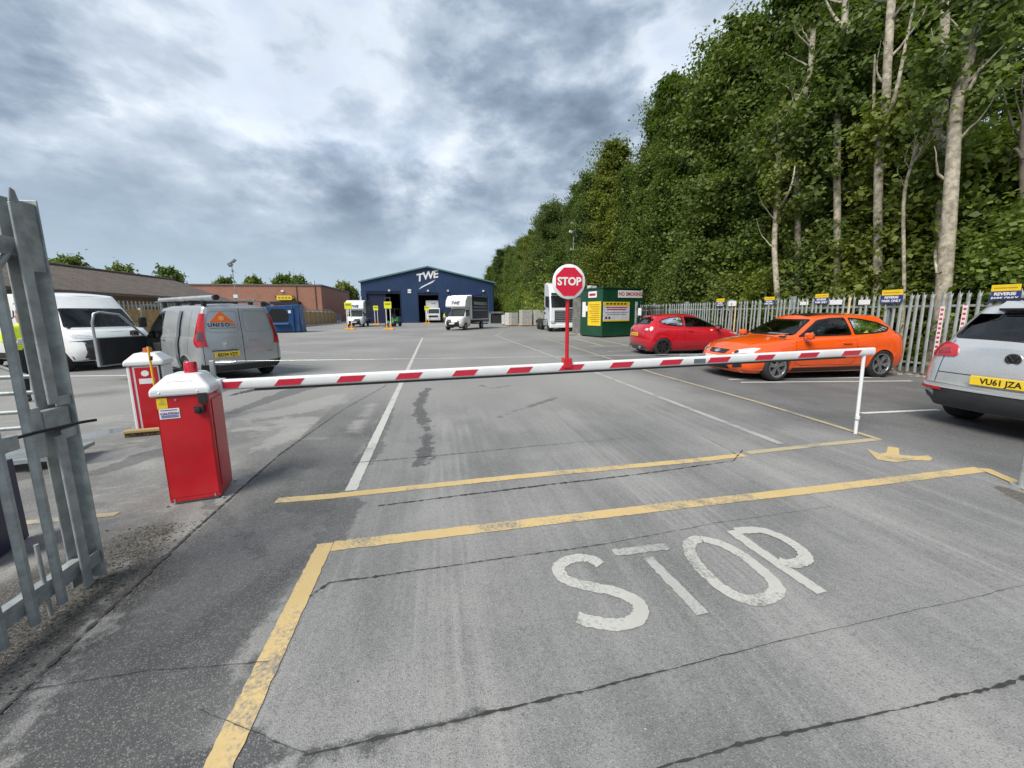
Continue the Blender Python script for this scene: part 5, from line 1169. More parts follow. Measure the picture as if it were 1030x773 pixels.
MB().tube([(-2.26, -.3, 1.16), (-2.25, 0, 1.18), (-2.22, .28, 1.19)], .008, 6).build('rear_wiper', BLACKP, c.root, 50)

# ------------------------------------------------------------------ vans
# silver panel van with open doors
VS = M('van_silver', (.42, .44, .455), .32, .4, .03, 2, coat=.7)
c = Car('panel_van', VS, (-6.14, 11.60, 0), R(137), .25, [(2.25, .78), (2.1, .88), (1.8, .98), (1.45, 1.05), (.5, 1.08), (-2.3, 1.08)],
    [(0, 2.02, -2.12, .80, .2, .05, .22, .08), (.15, 2.14, -2.18, .875, .26, .06, .28, .09), (.4, 2.19, -2.20, .915, .32, .07, .34, .10), (.75, 2.13, -2.19, .91, .34, .07, .36, .11), (.93, 2.04, -2.185, .885, .34, .07, .36, .11), (1, 1.95, -2.18, .865, .34, .07, .36, .11)],
    (1.0, -9, .06), {'b': (1.50, -2.18, .86, .28, .07, .12, .10), 't': (.62, -2.10, .70, .16, .06, .10, .10), 'bulge': .025}, [(.7, 1.69), (.3, 1.75), (-.4, 1.79), (-1.4, 1.79), (-2.2, 1.76)], ngh=18)
van = c; tag(c.root, 'silver panel van with orange triangle logo and its left doors open', 'van')
c.window('windscreen', 'F', [(-.72, 1.12), (.72, 1.12), (.62, 1.64), (-.62, 1.64)], GLASSC); c.window('side_window', 'R', [(1.02, 1.13), (.5, 1.58), (.0, 1.62), (0, 1.13)], GLASS)
c.cuts.append(('L', [(1.18, .38), (1.14, 1.08), (.56, 1.63), (-.02, 1.66), (-.02, .34), (.78, .34)])); c.cuts.append(('L', [(-.10, .34), (-.10, 1.66), (-.52, 1.66), (-.52, .34)]))
fr = [(1.18, .38), (1.14, 1.08), (.56, 1.63), (-.02, 1.66), (-.02, .34), (.78, .34)]; c.ring('door_seal', 'L', densify(inset(fr, -.02), .08), densify(inset(fr, .03), .08)[:len(densify(inset(fr, -.02), .08))] if False else inset(densify(inset(fr, -.02), .08), .05), TRIM, .004)
fr2 = [(-.10, .34), (-.10, 1.66), (-.52, 1.66), (-.52, .34)]; d2_ = densify(inset(fr2, -.02), .08); c.ring('door_seal', 'L', d2_, inset(d2_, .05), TRIM, .004)
# rear doors
c.line('B', [(.0, .42), (.0, 1.74)], .012); 
for s in (1, -1):
    c.line('B', [(s*.78, .42), (s*.79, 1.05), (s*.72, 1.72)], .010); c.line('B', densify(round_poly([(s*.06, 1.16), (s*.06, 1.66), (s*.60, 1.64), (s*.68, 1.36), (s*.66, 1.18)], .08), .06), .008, M('pressing_shade', (.20, .21, .22), .5), .004, 'door_pressing', closed=True)
    zz = np.linspace(.86, 1.60, 10); tl = c.wrap('tail_light', s, zz, np.interp(zz, [.86, 1.12, 1.6], [36, 40, 38]), np.interp(zz, [.86, 1.0, 1.2, 1.6], [58, 72, 66, 56]), REDL); zz = np.linspace(1.0, 1.2, 4); c.wrap('lamp_cell', s, zz, [44]*4, [58]*4, M('lens_smoke', (.10, .05, .06), .1, coat=.8), .018, parent=tl)
    c.patch('bumper_corner', 'B', [(s*.55, .27), (s*.90, .27), (s*.905, .46), (s*.55, .43)], BLACKP, .012, 3)
c.line('B', [(.0, .42), (-.77, .42)], .01); c.line('B', [(0, .42), (.77, .42)], .01); c.patch('rear_bumper', 'B', [(-.6, .26), (.6, .26), (.6, .405), (-.6, .405)], BLACKP, .014, 3); c.line('B', [(-.70, .80), (.70, .80)], .016, VS, .008, 'door_pressing')
c.patch('door_handle', 'B', [(-.10, .98), (-.34, .98), (-.34, 1.03), (-.10, 1.03)], VS, .025, 2); c.patch('model_badge', 'B', [(-.52, .66), (-.64, .66), (-.64, .69), (-.52, .69)], CHROME, .004, 2)
plate(c.root, 'BD24 VZT', (-2.235, .36, .66), R(-90), wd=.50)
c.line('B', [(.14, .755), (.64, .755)], .02, BLACKP, .02, 'plate_lip')
# logo on the left rear door
OL = M('logo_orange', (.80, .15, .02), .4, 0, .04); KL = M('logo_dark', (.02, .02, .025), .4)
def onb(y, z, off=.006): q = c.proj('B', y, z, off); return q
lg = c.patch('logo', 'B', [(.60, 1.40), (.37, 1.66), (.14, 1.40)], OL, .007, 3, rnd=.012); c.patch('logo_swirl', 'B', [(.37+.055*math.cos(t), 1.49+.055*math.sin(t)) for t in np.linspace(0, 6.28, 16)[:-1]], M('logo_pale', (.85, .35, .12), .4), .010, 2, lg)
q0, q1 = onb(.60, 1.34), onb(.14, 1.34); ang = math.atan2(q1.y-q0.y, q1.x-q0.x)
for i, (ch, of) in enumerate(zip('UNISON', (0, .098, .165, .228, .322, .43))):
    q = onb(.60-of*1.02, 1.335, .009); lettering(ch, .115, KL if i < 5 else OL, c.root, q, (R(90), 0, R(-90)), name='lettering', bold=.003, width=1.05)
c.line('B', [(.62, 1.265), (.10, 1.265)], .008, KL, .008, 'logo_rule')
for x in (-.60, -1.62): c.line('L', [(x, .4), (x, 1.68)], .008)
for v in 'LR': c.patch('sill', v, [(.85, .26), (-1.0, .26), (-1.0, .34), (.85, .34)], BLACKP, .01, 2)
c.line('R', [(-.05, .34), (-.05, 1.68)], .008); c.line('R', [(1.12, .4), (1.10, 1.05)], .008); c.patch('grille', 'F', [(-.45, .5), (.45, .5), (.38, .72), (-.38, .72)], BLACKP, .006, 3)
for s in (1, -1): c.patch('headlight', 'F', [(s*.5, .74), (s*.84, .80), (s*.80, .92), (s*.6, .86)], WHITEL, .008, 3)
mirror(c.root, 1.05, .92, 1.15, BLACKP, -1)
for x in (1.28, -1.40): c.arch(x, .32, .36, VS)
c.finish()
# sliding door pushed back along the side
vs_ = []; fs_ = []; poly = densify(round_poly([(-.36, .36), (-.34, 1.08), (-.30, 1.66), (-1.16, 1.68), (-1.16, .36)], .05), .08); n_ = len(poly)
cx_, cy_ = -.75, 1.0
for k in range(4): vs_ += [c.proj('L', cx_+(a-cx_)*(1-k/4), cy_+(b-cy_)*(1-k/4), .075) for a, b in poly]
fs_ = [((k-1)*n_+i, (k-1)*n_+(i+1) % n_, k*n_+(i+1) % n_, k*n_+i) for k in range(1, 4) for i in range(n_)]; vs_.append(c.proj('L', cx_, cy_, .075)); fs_ += [(3*n_+i, 3*n_+(i+1) % n_, 4*n_) for i in range(n_)]
k0 = len(vs_); vs_ += [c.proj('L', a, b, .03) for a, b in poly]; fs_ += [(i, (i+1) % n_, k0+(i+1) % n_, k0+i) for i in range(n_)]
sd = MB().add(vs_, fs_).build('sliding_door', VS, c.root, 35)
MB().bx(-.42, -.56, .985, 1.005, .98, 1.03).build('handle', VS, sd, None, .008)
vs_ = [c.proj('L', x, z, .082) for x, z in [(-1.1, 1.04), (-.38, 1.04), (-.38, 1.06), (-1.1, 1.06)]]; MB().add(vs_, [(0, 1, 2, 3)]).build('door_pressing', VS, sd)
vs_ = [c.proj('L', x, z, .081) for x, z in densify(round_poly([(-.46, 1.16), (-.42, 1.56), (-1.06, 1.58), (-1.06, 1.16)], .06), .2)]; 
# front door swung open: frame, panel, glass
fd = empty('front_door', (1.12, .90, 0)); fd.parent = c.root; fd.rotation_euler = (0, 0, R(-66))
MB().prism([(-1.10, .36), (-1.10, 1.06), (.02, 1.06), (.04, .42), (-.3, .36)], 'y', -.03, .04).build('door_skin', VS, fd, None, .015); MB().prism([(-1.06, .40), (-1.06, 1.04), (-.02, 1.04), (0, .46), (-.3, .40)], 'y', -.075, -.032).build('door_card', DARKINT, fd, None, .02)
MB().tube([(-1.08, .0, 1.06), (-1.10, -.03, 1.40), (-1.06, -.06, 1.62), (-.96, -.07, 1.66), (-.55, -.06, 1.60), (-.02, 0, 1.06)], .026, 8).build('window_frame', VS, fd, 50)
MB().add([(-1.07, 0, 1.06), (-1.08, -.05, 1.62), (-.56, -.05, 1.58), (-.04, 0, 1.06)], [(0, 1, 2, 3)]).build('window', GLASSC, fd); mirror(fd, -.1, .05, 1.12, BLACKP, 1)
MB().bx(.0, 1.0, -.80, .80, .30, .86).build('interior', DARKINT, c.root, None, .02); MB().bx(-2.05, -.03, -.80, .72, .34, .40).build('load_floor', DARKINT, c.root); MB().bx(-.05, -.0, -.80, .80, .4, 1.62).build('bulkhead', DARKINT, c.root); MB().bx(-2.0, -.06, .55, .60, .4, 1.6).build('inner_lining', DARKINT, c.root)
seats(c.root, [.25], [-.42, .42], .78, M('van_seat', (.05, .05, .055), .9)); MB().box((1.12, 0, 1.06), (.36, 1.4, .2)).build('dashboard', DARKINT, c.root, None, .05); steering(c.root, .82, -.42, 1.15)
rk = empty('roof_rack', (0, 0, 0)); rk.parent = c.root
for x in (.35, -.5, -1.35, -2.0): MB().bx(x-.03, x+.03, -.68, .68, 1.875, 1.905).build('cross_bar', BLACKP if x != -2.0 else ALLOY, rk, None, .006); MB().bx(x-.05, x+.05, .58, .66, 1.77, 1.875).build('foot', BLACKP, rk, None, .008); MB().bx(x-.05, x+.05, -.66, -.58, 1.77, 1.875).build('foot', BLACKP, rk, None, .008)
MB().cyl((.95, .52, 1.965), (-2.0, .40, 1.965), .055, n=18).build('pipe_carrier', M('tube_grey', (.50, .52, .53), .35, .5), rk, 50); MB().cyl((-2.0, .40, 1.965), (-2.1, .396, 1.965), .06, n=18).build('tube_cap', BLACKP, rk, 50)
MB().bx(-2.05, .3, -.44, -.40, 1.905, 1.945).build('side_bar', ALLOY, rk, None, .005); MB().bx(.93, .97, -.6, .62, 1.90, 1.94).build('front_bar', ALLOY, rk); MB().bx(.93, .97, .50, .54, 1.62, 2.05).build('front_upright', ALLOY, rk)
put_wheels(c, wheel_proto(.325, .21, M('steel_wheel', (.30, .31, .32), .4, .6), 5, .22, 'spoke'), (1.28, -1.40), .79, .325)
# white high panel van
VW = M('van_white', (.80, .81, .815), .3, 0, .03, 2, coat=.8)
c = Car('panel_van', VW, (-11.6, 14.6, 0), R(-27), .30, [(2.75, .98), (2.6, 1.05), (2.3, 1.14), (1.9, 1.20), (1.0, 1.22), (-2.75, 1.22)],
    [(0, 2.5, -2.6, .93, .24, .05, .25, .08), (.15, 2.62, -2.66, .98, .3, .05, .3, .09), (.4, 2.69, -2.70, 1.02, .36, .05, .38, .10), (.75, 2.62, -2.69, 1.02, .38, .05, .4, .11), (.93, 2.54, -2.685, .995, .38, .05, .4, .11), (1, 2.46, -2.68, .98, .38, .05, .4, .11)],
    (1.5, -9, .05), {'b': (2.12, -2.68, .975, .34, .05, .14, .10), 't': (1.30, -2.62, .82, .18, .05, .14, .10), 'bulge': .03}, [(1.4, 2.12), (1.0, 2.21), (.5, 2.24), (-2.7, 2.24)], ngh=18)
tag(c.root, 'white panel van with dark bumper parked beyond the silver van', 'van')
c.window('windscreen', 'F', [(-.84, 1.25), (.84, 1.25), (.73, 1.80), (-.73, 1.80)], GLASS, .04); 
for v in 'LR':
    c.window('side_window', v, [(1.55, 1.27), (1.12, 1.75), (.5, 1.78), (.5, 1.27)], GLASS); c.patch('sill', v, [(1.3, .32), (-1.3, .32), (-1.3, .5), (1.3, .5)], BLACKP, .012, 2)
    for x in (.42, -.7): c.line(v, [(x, .5), (x, 2.1)], .010)
c.patch('bumper', 'F', [(-.99, .32), (.99, .32), (.99, .86), (.60, .90), (.45, .72), (-.45, .72), (-.60, .90), (-.99, .86)], M('bumper_dark', (.03, .032, .036), .5, 0, .15), .014, 4, step=.06); c.patch('grille', 'F', [(-.40, .76), (.40, .76), (.46, .92), (-.46, .92)], BLACKP, .008, 3, rnd=.03)
for s in (1, -1): c.patch('headlight', 'F', [(s*.52, .92), (s*.90, .96), (s*.93, 1.08), (s*.60, 1.02)], WHITEL, .010, 3, rnd=.03); MB().box((1.62, s*1.16, 1.36), (.12, .2, .34)).build('mirror', BLACKP, c.root, None, .04)
for y in (-.35, .35): MB().tube([(2.12, y, 1.25), (1.97, y+.2, 1.36), (1.92, y+.55, 1.40)], .010, 6).build('wiper', BLACKP, c.root, 50)
q = c.proj('R', -.3, 1.55, .008); nv = M('letter_navy', (.03, .035, .10), .4)
for i, ch in enumerate('HAULAGE'):
    q = c.proj('R', -.75+.27*i, 1.62, .010); lettering(ch, .34, nv, c.root, q, (R(86), 0, 0), bold=.006)
c.patch('small_print', 'R', [(-.2, 1.93), (.35, 1.93), (.35, 1.97), (-.2, 1.97)], M('letter_grey', (.3, .3, .35), .5), .006, 2)
for x in (1.75, -1.75): c.arch(x, .345, .40, VW)
c.finish(); MB().bx(.2, 1.5, -.85, .85, .4, 1.15).build('interior', DARKINT, c.root); MB().bx(.10, .16, -.9, .9, .4, 2.1).build('bulkhead', DARKINT, c.root); seats(c.root, [.6], [-.5, .5], 1.0); MB().box((1.7, 0, 1.2), (.4, 1.6, .16)).build('dashboard', DARKINT, c.root, None, .05)
put_wheels(c, wheel_proto(.345, .23, M('steel_wheel'), 6, .22, 'wide'), (1.75, -1.75), .90, .345)
# box vans
def box_van(loc, hd, label, side_txt, curtain=True):
    c = Car('box_van', VW, loc, hd, .32, [(3.25, .95), (3.1, 1.05), (2.8, 1.16), (2.4, 1.22), (1.2, 1.24)],
        [(0, 3.0, 1.15, .90, .24, .02, .25, .06), (.2, 3.14, 1.15, .97, .32, .02, .34, .06), (.5, 3.2, 1.15, 1.0, .36, .02, .38, .06), (.9, 3.05, 1.15, .98, .38, .02, .4, .06), (1, 2.96, 1.15, .95, .38, .02, .4, .06)],
        (1.9, -9, .05), {'b': (2.60, 1.15, .94, .34, .02, .14, .06), 't': (1.75, 1.15, .84, .2, .02, .14, .06)}, [(1.8, 2.12), (1.15, 2.16)], nlow=9, ngh=9)
    tag(c.root, label, 'van', 'box vans in the yard'); r = c.root
    c.window('windscreen', 'F', [(-.82, 1.28), (.82, 1.28), (.74, 1.95), (-.74, 1.95)], GLASS, .05)
    for v in 'LR': c.window('side_window', v, [(2.1, 1.3), (1.8, 1.85), (1.3, 1.88), (1.3, 1.3)], GLASSD, .04)
    c.patch('bumper', 'F', [(-.97, .33), (.97, .33), (.97, .82), (.55, .86), (-.55, .86), (-.97, .82)], BLACKP, .014, 3); c.patch('grille', 'F', [(-.5, .74), (.5, .74), (.6, 1.0), (-.6, 1.0)], M('grille_dark', (.05, .05, .055), .4, .4), .02, 3); c.patch('badge', 'F', [(0, .80), (.09, .90), (0, 1.0), (-.09, .90)], CHROME, .03, 2)
    for k in range(3): c.line('F', [(-.48, .79+.07*k), (.48, .79+.07*k)], .015, CHROME, .026, 'grille_bar')
    for s in (1, -1): c.patch('headlight', 'F', [(s*.55, .90), (s*.90, .92), (s*.93, 1.08), (s*.64, 1.06)], WHITEL, .012, 2); MB().box((2.15, s*1.14, 1.5), (.12, .2, .4)).build('mirror', BLACKP, r, None, .03)
    plate(r, '', (3.23, 0, .62), R(90), M('plate_white'))
    for x in (2.25,): c.arch(x, .35, .42, VW)
    c.finish(); MB().bx(1.2, 2.2, -.8, .8, .5, 1.2).build('interior', DARKINT, r)
    # overcab pod and load box
    mm = MB(); mm.prism([(1.10, 2.14), (2.30, 2.10), (2.42, 2.22), (2.30, 2.75), (1.9, 3.18), (1.10, 3.24)], 'y', -1.04, 1.04); pod = mm.build('overcab_pod', VW, r, None, .10)
    for i, ch in enumerate('TWE'): lettering(ch, .42, nv, pod, (2.395-.0, -.34+.32*i, 2.50), (R(77), 0, R(90)), shear=.25, bold=.012)
    MB().bx(-3.1, 1.098, -1.07, 1.07, .95, 3.26).build('load_box', VW, r, None, .03)
    for s in (1, -1):
        pn = MB().bx(-2.98, .98, s*1.0705, s*1.082, 1.02, 3.17).build('side_curtain', NAVYF, r)
        if side_txt:
            lettering('THE HAULAGE CO', .42, WHITES, pn, (-1.0, s*1.086, 2.50), (R(90), 0, R(180) if s > 0 else 0), bold=.008, width=.9)
            for z, a in ((2.15, 1.7), (1.85, 1.75)): MB().bx(-1.0-a, -1.0+a, s*1.083, s*1.087, z-.05, z+.05).build('print_line', M('print_grey', (.35, .36, .4), .5), pn)
    for z in (.95, 3.23): MB().bx(-3.12, 1.0, -1.095, 1.095, z-.03, z+.05).build('box_rail', ALLOY, r)
    MB().bx(-3.0, 1.6, -.42, .42, .62, .93).build('chassis', BLACKP, r); MB().bx(-3.2, -3.0, -1.0, 1.0, .42, .55).build('rear_bar', BLACKP, r)
    put_wheels(c, wheel_proto(.35, .23, M('steel_wheel'), 6, .22, 'wide'), (2.25, -1.55), .88, .35)
    return r
box_van((3.0, 38.0, 0), R(240), 'white cabbed box van with navy lettered side in the middle of the yard', True)
box_van((-9.7, 51.5, 0), R(272), 'white box van facing the camera in front of the left warehouse door', False)
# rigid lorry in the doorway
def lorry(loc, hd):
    r = empty('lorry', loc, hd); tag(r, 'white rigid lorry standing in the middle warehouse doorway', 'lorry')
    MB().prism([(1.9, .5), (4.0, .5), (4.05, 1.5), (3.9, 2.5), (1.9, 2.55)], 'y', -1.15, 1.15).build('cab', VW, r, None, .08); MB().bx(-4, 1.7, -1.22, 1.22, 1.0, 3.85).build('load_box', M('box_white', (.66, .66, .64), .5), r, None, .04)
    MB().box((3.985, 0, 1.95), (.04, 2.0, .75), ry=-.14).build('windscreen', M('dark_screen', (.03, .04, .04), .08, coat=.5), r); MB().bx(4.03, 4.08, -.8, .8, .95, 1.25).build('grille', BLACKP, r); MB().bx(3.9, 4.1, -1.16, 1.16, .42, .72).build('bumper', M('bumper_pale', (.5, .5, .5), .5), r, None, .03)
    for s in (1, -1): MB().bx(4.08, 4.12, s*.75-.18, s*.75+.18, .75, .92).build('headlight', WHITEL, r); MB().bx(3.75, 3.9, s*1.25-.12, s*1.25+.12, 1.5, 2.1).build('mirror', BLACKP, r, None, .03)
    for x in (3.1, -2.2):
        for s in (1, -1): MB().lathe([(.1, -.14), (.42, -.14), (.48, -.1), (.48, .1), (.42, .14), (.1, .14)], (x, s*1.0, .48)).build('wheel', RUBBER, r, 40)
    lettering('TWE', .4, nv, r, (1.73, 0, 3.3), (R(90), 0, R(90)), shear=.2)
lorry((-.42, 70.6, 0), R(270))
# white tractor unit
tr = empty('tractor_unit', (10.45, 32.4, 0), R(266)); tag(tr, 'white articulated lorry tractor unit beside the green cabin', 'lorry')
TW = M('truck_white', (.78, .81, .83), .3, 0, .03, 2, coat=.7)
cab = MB().prism([(.75, .95), (.75, 3.95), (1.3, 4.02), (2.45, 3.80), (2.72, 2.95), (2.98, 1.95), (3.02, .95), (2.95, .42), (2.2, .42), (1.9, .95)], 'y', -1.22, 1.22).build('cab', TW, tr, None, .10)
MB().box((2.865, 0, 2.42), (.05, 2.22, .98), ry=-.255).build('windscreen', M('truck_screen', (.012, .016, .018), .06, coat=.6), tr, None, .02); MB().box((2.75, 0, 3.05), (.20, 2.2, .10), ry=-.2).build('sun_visor', M('visor', (.03, .04, .045), .2), tr, None, .02)
gr = MB().bx(3.005, 3.045, -.85, .85, .80, 1.72).build('grille', M('grille_dark'), tr, None, .02)
for k in range(6): MB().bx(3.045, 3.075, -.80, .80, .86+.15*k, .93+.15*k).build('grille_bar', M('bar_grey', (.42, .43, .45), .35, .6), gr, None, .006)
MB().bx(3.03, 3.06, .15, 1.0, 1.76, 1.86).build('badge_bar', BLACKP, tr); MB().bx(2.7, 3.08, -1.24, 1.24, .32, .62).build('bumper', TW, tr, None, .05)
for s in (1, -1):
    MB().bx(3.03, 3.09, s*1.02-.17, s*1.02+.17, .68, .92).build('headlight', WHITEL, tr, None, .02); MB().bx(2.62, 2.78, s*1.42-.13, s*1.42+.13, 2.0, 2.85).build('mirror', BLACKP, tr, None, .04); MB().bx(2.64, 2.70, s*1.24, s*1.32, 2.7, 2.76).build('mirror_arm', BLACKP, tr)
    MB().prism([(1.75, 1.95), (2.60, 1.95), (2.48, 2.78), (1.75, 2.78)], 'y', s*1.221, s*1.23).build('side_window', M('truck_screen'), tr); MB().bx(1.62, 1.64, s*1.221, s*1.226, .98, 2.85).build('door_gap', GAPM, tr); MB().bx(.3, 1.5, s*.78, s*1.2, .45, .92).build('tank', M('tank', (.45, .46, .47), .35, .5), tr, None, .04)
    for x in (2.15, -1.1, -2.4): MB().lathe([(.08, -.16), (.3, -.15), (.45, -.17), (.51, -.12), (.51, .12), (.45, .17), (.3, .10), (.22, .15), (.08, .16)], (x, s*1.02, .51)).build('wheel', RUBBER, tr, 40); MB().lathe([(0, s*.165), (.10, s*.165), (.28, s*.10), (.31, s*.13)], (x, s*1.02, .51)).build('rim', ALLOY, tr, 40)
MB().bx(-3.1, 1.9, -.45, .45, .62, .95).build('chassis', M('chassis_grey', (.10, .10, .11), .6), tr); MB().bx(-2.3, -1.2, -.5, .5, .95, 1.08).build('fifth_wheel', BLACKP, tr, None, .02); MB().bx(-3.2, -3.1, -1.2, 1.2, .6, .85).build('light_bar', BLACKP, tr)
for i, (x, z) in enumerate([(1.05, 1.9), (1.05, 1.5)]):
    MB().bx(x-.3, x+.3, -1.228, -1.2205, z-.09, z+.09).build('cab_print', nv, tr)

# ------------------------------------------------------------------ yard things
GREEN = M('cabin_green', (.008, .060, .030), .4, 0, .12, 1.5, coat=.15, dirt=.1, dcol=(.04, .06, .04))
cb = empty('green_cabin', (9.86, 21.5, 0), R(15)); tag(cb, 'dark green steel cabin with yellow notices and no smoking sign', 'cabin')
mm = MB(); mm.prism([(0, .08), (4.1, .08), (4.1, 2.95), (0, 2.95)], 'y', 0, 2.2); mm.build('wall', GREEN, cb, None, .02)
MB().bx(-.04, 4.14, -.04, 2.24, 2.953, 3.03).build('roof', GREEN, cb, None, .01); MB().bx(.1, 4.0, .1, 2.1, 0, .08).build('base', M('base_dark', (.05, .05, .05), .8), cb)
for x in (1.36, 2.72): MB().bx(x-.006, x+.006, -.006, -.001, .1, 2.94).build('panel_joint', M('joint_green', (.008, .05, .026), .5), cb)
sg = MB().bx(1.18, 3.15, -.03, -.004, 2.42, 2.86).build('no_smoking_sign', WHITES, cb); lettering('NO SMOKING', .30, M('print_red', (.45, .02, .06), .5), sg, (2.165, -.034, 2.635), FACE_S, bold=.008, width=1.02)
sg = MB().bx(.06, 2.12, -.03, -.004, .98, 2.16).build('notice', M('notice_pale', (.68, .66, .74), .45), cb); MB().bx(.06, 2.12, -.036, -.0305, 1.92, 2.16).build('notice_header', YELS, sg); MB().bx(.06, 2.12, -.036, -.0305, .98, 1.06).build('notice_footer', YELS, sg)
for z, w_, cm in ((1.82, 1.7, 'print_red'), (1.70, 1.5, 'print_red'), (1.52, 1.8, 'print_grey'), (1.40, 1.6, 'print_grey')): MB().bx(1.09-w_/2, 1.09+w_/2, -.034, -.0305, z-.03, z+.03).build('print_line', M(cm, (.35, .36, .4), .5), sg)
for k in range(6): MB().bx(.25+k*.28, .45+k*.28, -.039, -.0365, 1.99, 2.10).build('print_mark', M('print_dark', (.12, .08, .02), .5), sg)
for x in (.28, .52): MB().cyl((x, -.034, 1.2), (x, -.0305, 1.2), .09, n=16).build('pictogram', M('print_dark'), sg)
sg = MB().bx(-.03, -.004, .12, 1.38, .72, 2.20).build('yellow_notice', YELS, cb)
for k in range(9): MB().bx(-.034, -.0305, .24, 1.26-.12*(k % 3), 1.98-.13*k, 2.03-.13*k).build('print_line', M('print_ochre', (.42, .22, .02), .5), sg)
o = MB().bx(-.03, -.004, .55, 1.35, 2.44, 2.82).build('small_notice', WHITES, cb); MB().bx(-.034, -.0305, .65, 1.25, 2.55, 2.70).build('print_line', M('print_red'), o)
MB().bx(-.03, -.004, 1.62, 1.95, 1.25, 2.20).build('white_panel', WHITES, cb); MB().bx(-.03, -.004, 1.42, 1.60, 1.6, 1.95).build('small_panel', WHITES, cb)
MB().box((.05, 1.3, 3.12), (.18, .26, .16)).build('floodlight', M('lamp_grey'), cb, None, .03); MB().bx(4.0, 4.1, -.10, -.045, 0, 2.6).build('downpipe', GALVF, cb)
ct = empty('tank_shed', (10.9, 26.3, 0), R(12)); tag(ct, 'weathered grey shed between the lorry cab and the green cabin', 'shed')
MB().bx(-.9, .9, -.6, .6, 0, 2.7).build('wall', M('shed_grey', (.17, .165, .15), .8, 0, .3, 3), ct); MB().bx(-.98, .98, -.68, .68, 2.703, 2.8).build('roof', M('shed_roof', (.10, .10, .10), .8), ct)
for x in (-.5, 0, .5): MB().bx(x-.02, x+.02, -.64, -.603, .05, 2.65).build('batten', GALVF, ct)
MB().bx(-.5, .3, -.62, -.602, 2.78, 3.4).build('white_board', WHITES, ct)
# striped kerb blocks in front of cabin
for k in range(3): o = box('kerb_block', (9.0+k*.9, 24.4+k*.25-.1*k, .06), (.7, .22, .12), M('kerb_concrete'), None, .02, rz=.25); tag(o, ['pale kerb block nearest the lane left of the green cabin', 'middle pale kerb block left of the green cabin', 'pale kerb block touching the foot of the green cabin'][k], 'kerb block', 'kerb blocks by the cabin')
# lamp columns
lp = empty('lamp_column', (12.3, 33.2, 0)); tag(lp, 'tall grey floodlight column rising behind the stop sign', 'lamp post')
MB().cyl((0, 0, 0), (0, 0, 9.3), .09, .05, 12).build('column', GALVF, lp, 50)
for z, dx_ in ((9.35, -.1), (8.6, -.25), (8.3, .2), (7.1, -.15)): MB().box((dx_, 0, z), (.34, .2, .22), ry=.3).build('floodlight', M('lamp_grey'), lp, None, .03)
lp = empty('camera_column', (-20.35, 45, 0)); tag(lp, 'thin column with camera and floodlights above the tiled roof', 'lamp post')
MB().cyl((0, 0, 0), (-.12, 0, 6.9), .06, .04, 10).build('column', GALVF, lp, 50); MB().box((-.25, 0, 6.75), (.4, .3, .35), ry=-.5).build('floodlight', M('lamp_dark', (.16, .17, .18), .5), lp, None, .03); MB().box((.12, 0, 7.1), (.45, .25, .22), ry=-.7).build('floodlight', M('lamp_dark'), lp, None, .03); MB().bx(-.25, .15, -.12, .12, 3.35, 3.7).build('box', WHITES, lp); MB().box((-.1, 0, 6.1), (.16, .16, .2)).build('camera_dome', M('lamp_dark'), lp, None, .03)
# yellow notice stands
for x, yb, lb in [(352, 332, 'yellow sign stand in front of the left box van'), (391.5, 332, 'twin post yellow sign stand in front of the forklift'), (379, 327, 'yellow sign stand between the box van and the forklift'), (430, 325.6, 'yellow sign stand before the lorry in the doorway')]:
    g = G(x, yb); r_ = empty('sign_stand', g, R(random.uniform(-12, 12))); tag(r_, lb, 'sign stand', 'yellow sign stands in the yard'); HV = M('sign_lime', (.72, .74, .02), .45, 0, .05); OB = M('base_orange', (.85, .38, .02), .5)
    MB().box((0, -.06, 2.42), (.70, .03, .66)).build('panel', HV, r_, None, .02); MB().bx(-.25, .25, -.09, -.076, 2.45, 2.6).build('panel_print', M('print_olive', (.3, .3, .02), .5), r_)
    for s in (-.2, .2): MB().cyl((s, 0, .05), (s, 0, 2.2), .04, n=10).build('post', WHITES, r_, 50); MB().cyl((s, 0, .06), (s, 0, .62), .055, n=10).build('post_sleeve', OB, r_, 50)
    MB().box((0, 0, .06), (1.0, .55, .12)).build('base', OB, r_, None, .04)
# forklift
fk = empty('forklift', (-5.3, 49.5, 0), R(250)); tag(fk, 'green forklift truck beside the left warehouse door', 'forklift'); FG = M('fork_green', (.01, .16, .05), .4, 0, .1)
MB().prism([(-1.3, .35), (-1.3, 1.2), (-.5, 1.15), (-.4, .7), (.7, .7), (.9, .35)], 'y', -.55, .55).build('body', FG, fk, None, .06); MB().bx(-1.35, -1.0, -.52, .52, .4, 1.25).build('counterweight', M('fork_dark', (.03, .035, .035), .6), fk, None, .08)
for s in (-.5, .5): MB().tube([(-1.1, s, 1.2), (-.9, s, 2.15), (.35, s, 2.15), (.7, s, .7)], .035).build('guard_post', BLACKP, fk, 50); MB().bx(.95, 1.1, s*.6-.05, s*.6+.05, .1, 3.6).build('mast_rail', M('fork_dark'), fk); MB().bx(1.1, 2.1, s*.5-.06, s*.5+.06, .08, .13).build('fork', M('fork_dark'), fk)
for z in (2.2, 3.5): MB().bx(.95, 1.1, -.3, .3, z-.06, z+.06).build('mast_bar', M('fork_dark'), fk)
MB().bx(-.9, .35, -.5, .5, 2.16, 2.2).build('roof_guard', BLACKP, fk); MB().box((-.45, 0, 1.3), (.12, .45, .5)).build('seat', SEATM, fk, None, .04)
for x in (.6, -.95):
    for s in (1, -1): MB().lathe([(.06, -.1), (.26, -.11), (.3, -.07), (.3, .07), (.26, .11), (.06, .1)], (x, s*.5, .3)).build('wheel', RUBBER, fk, 40)
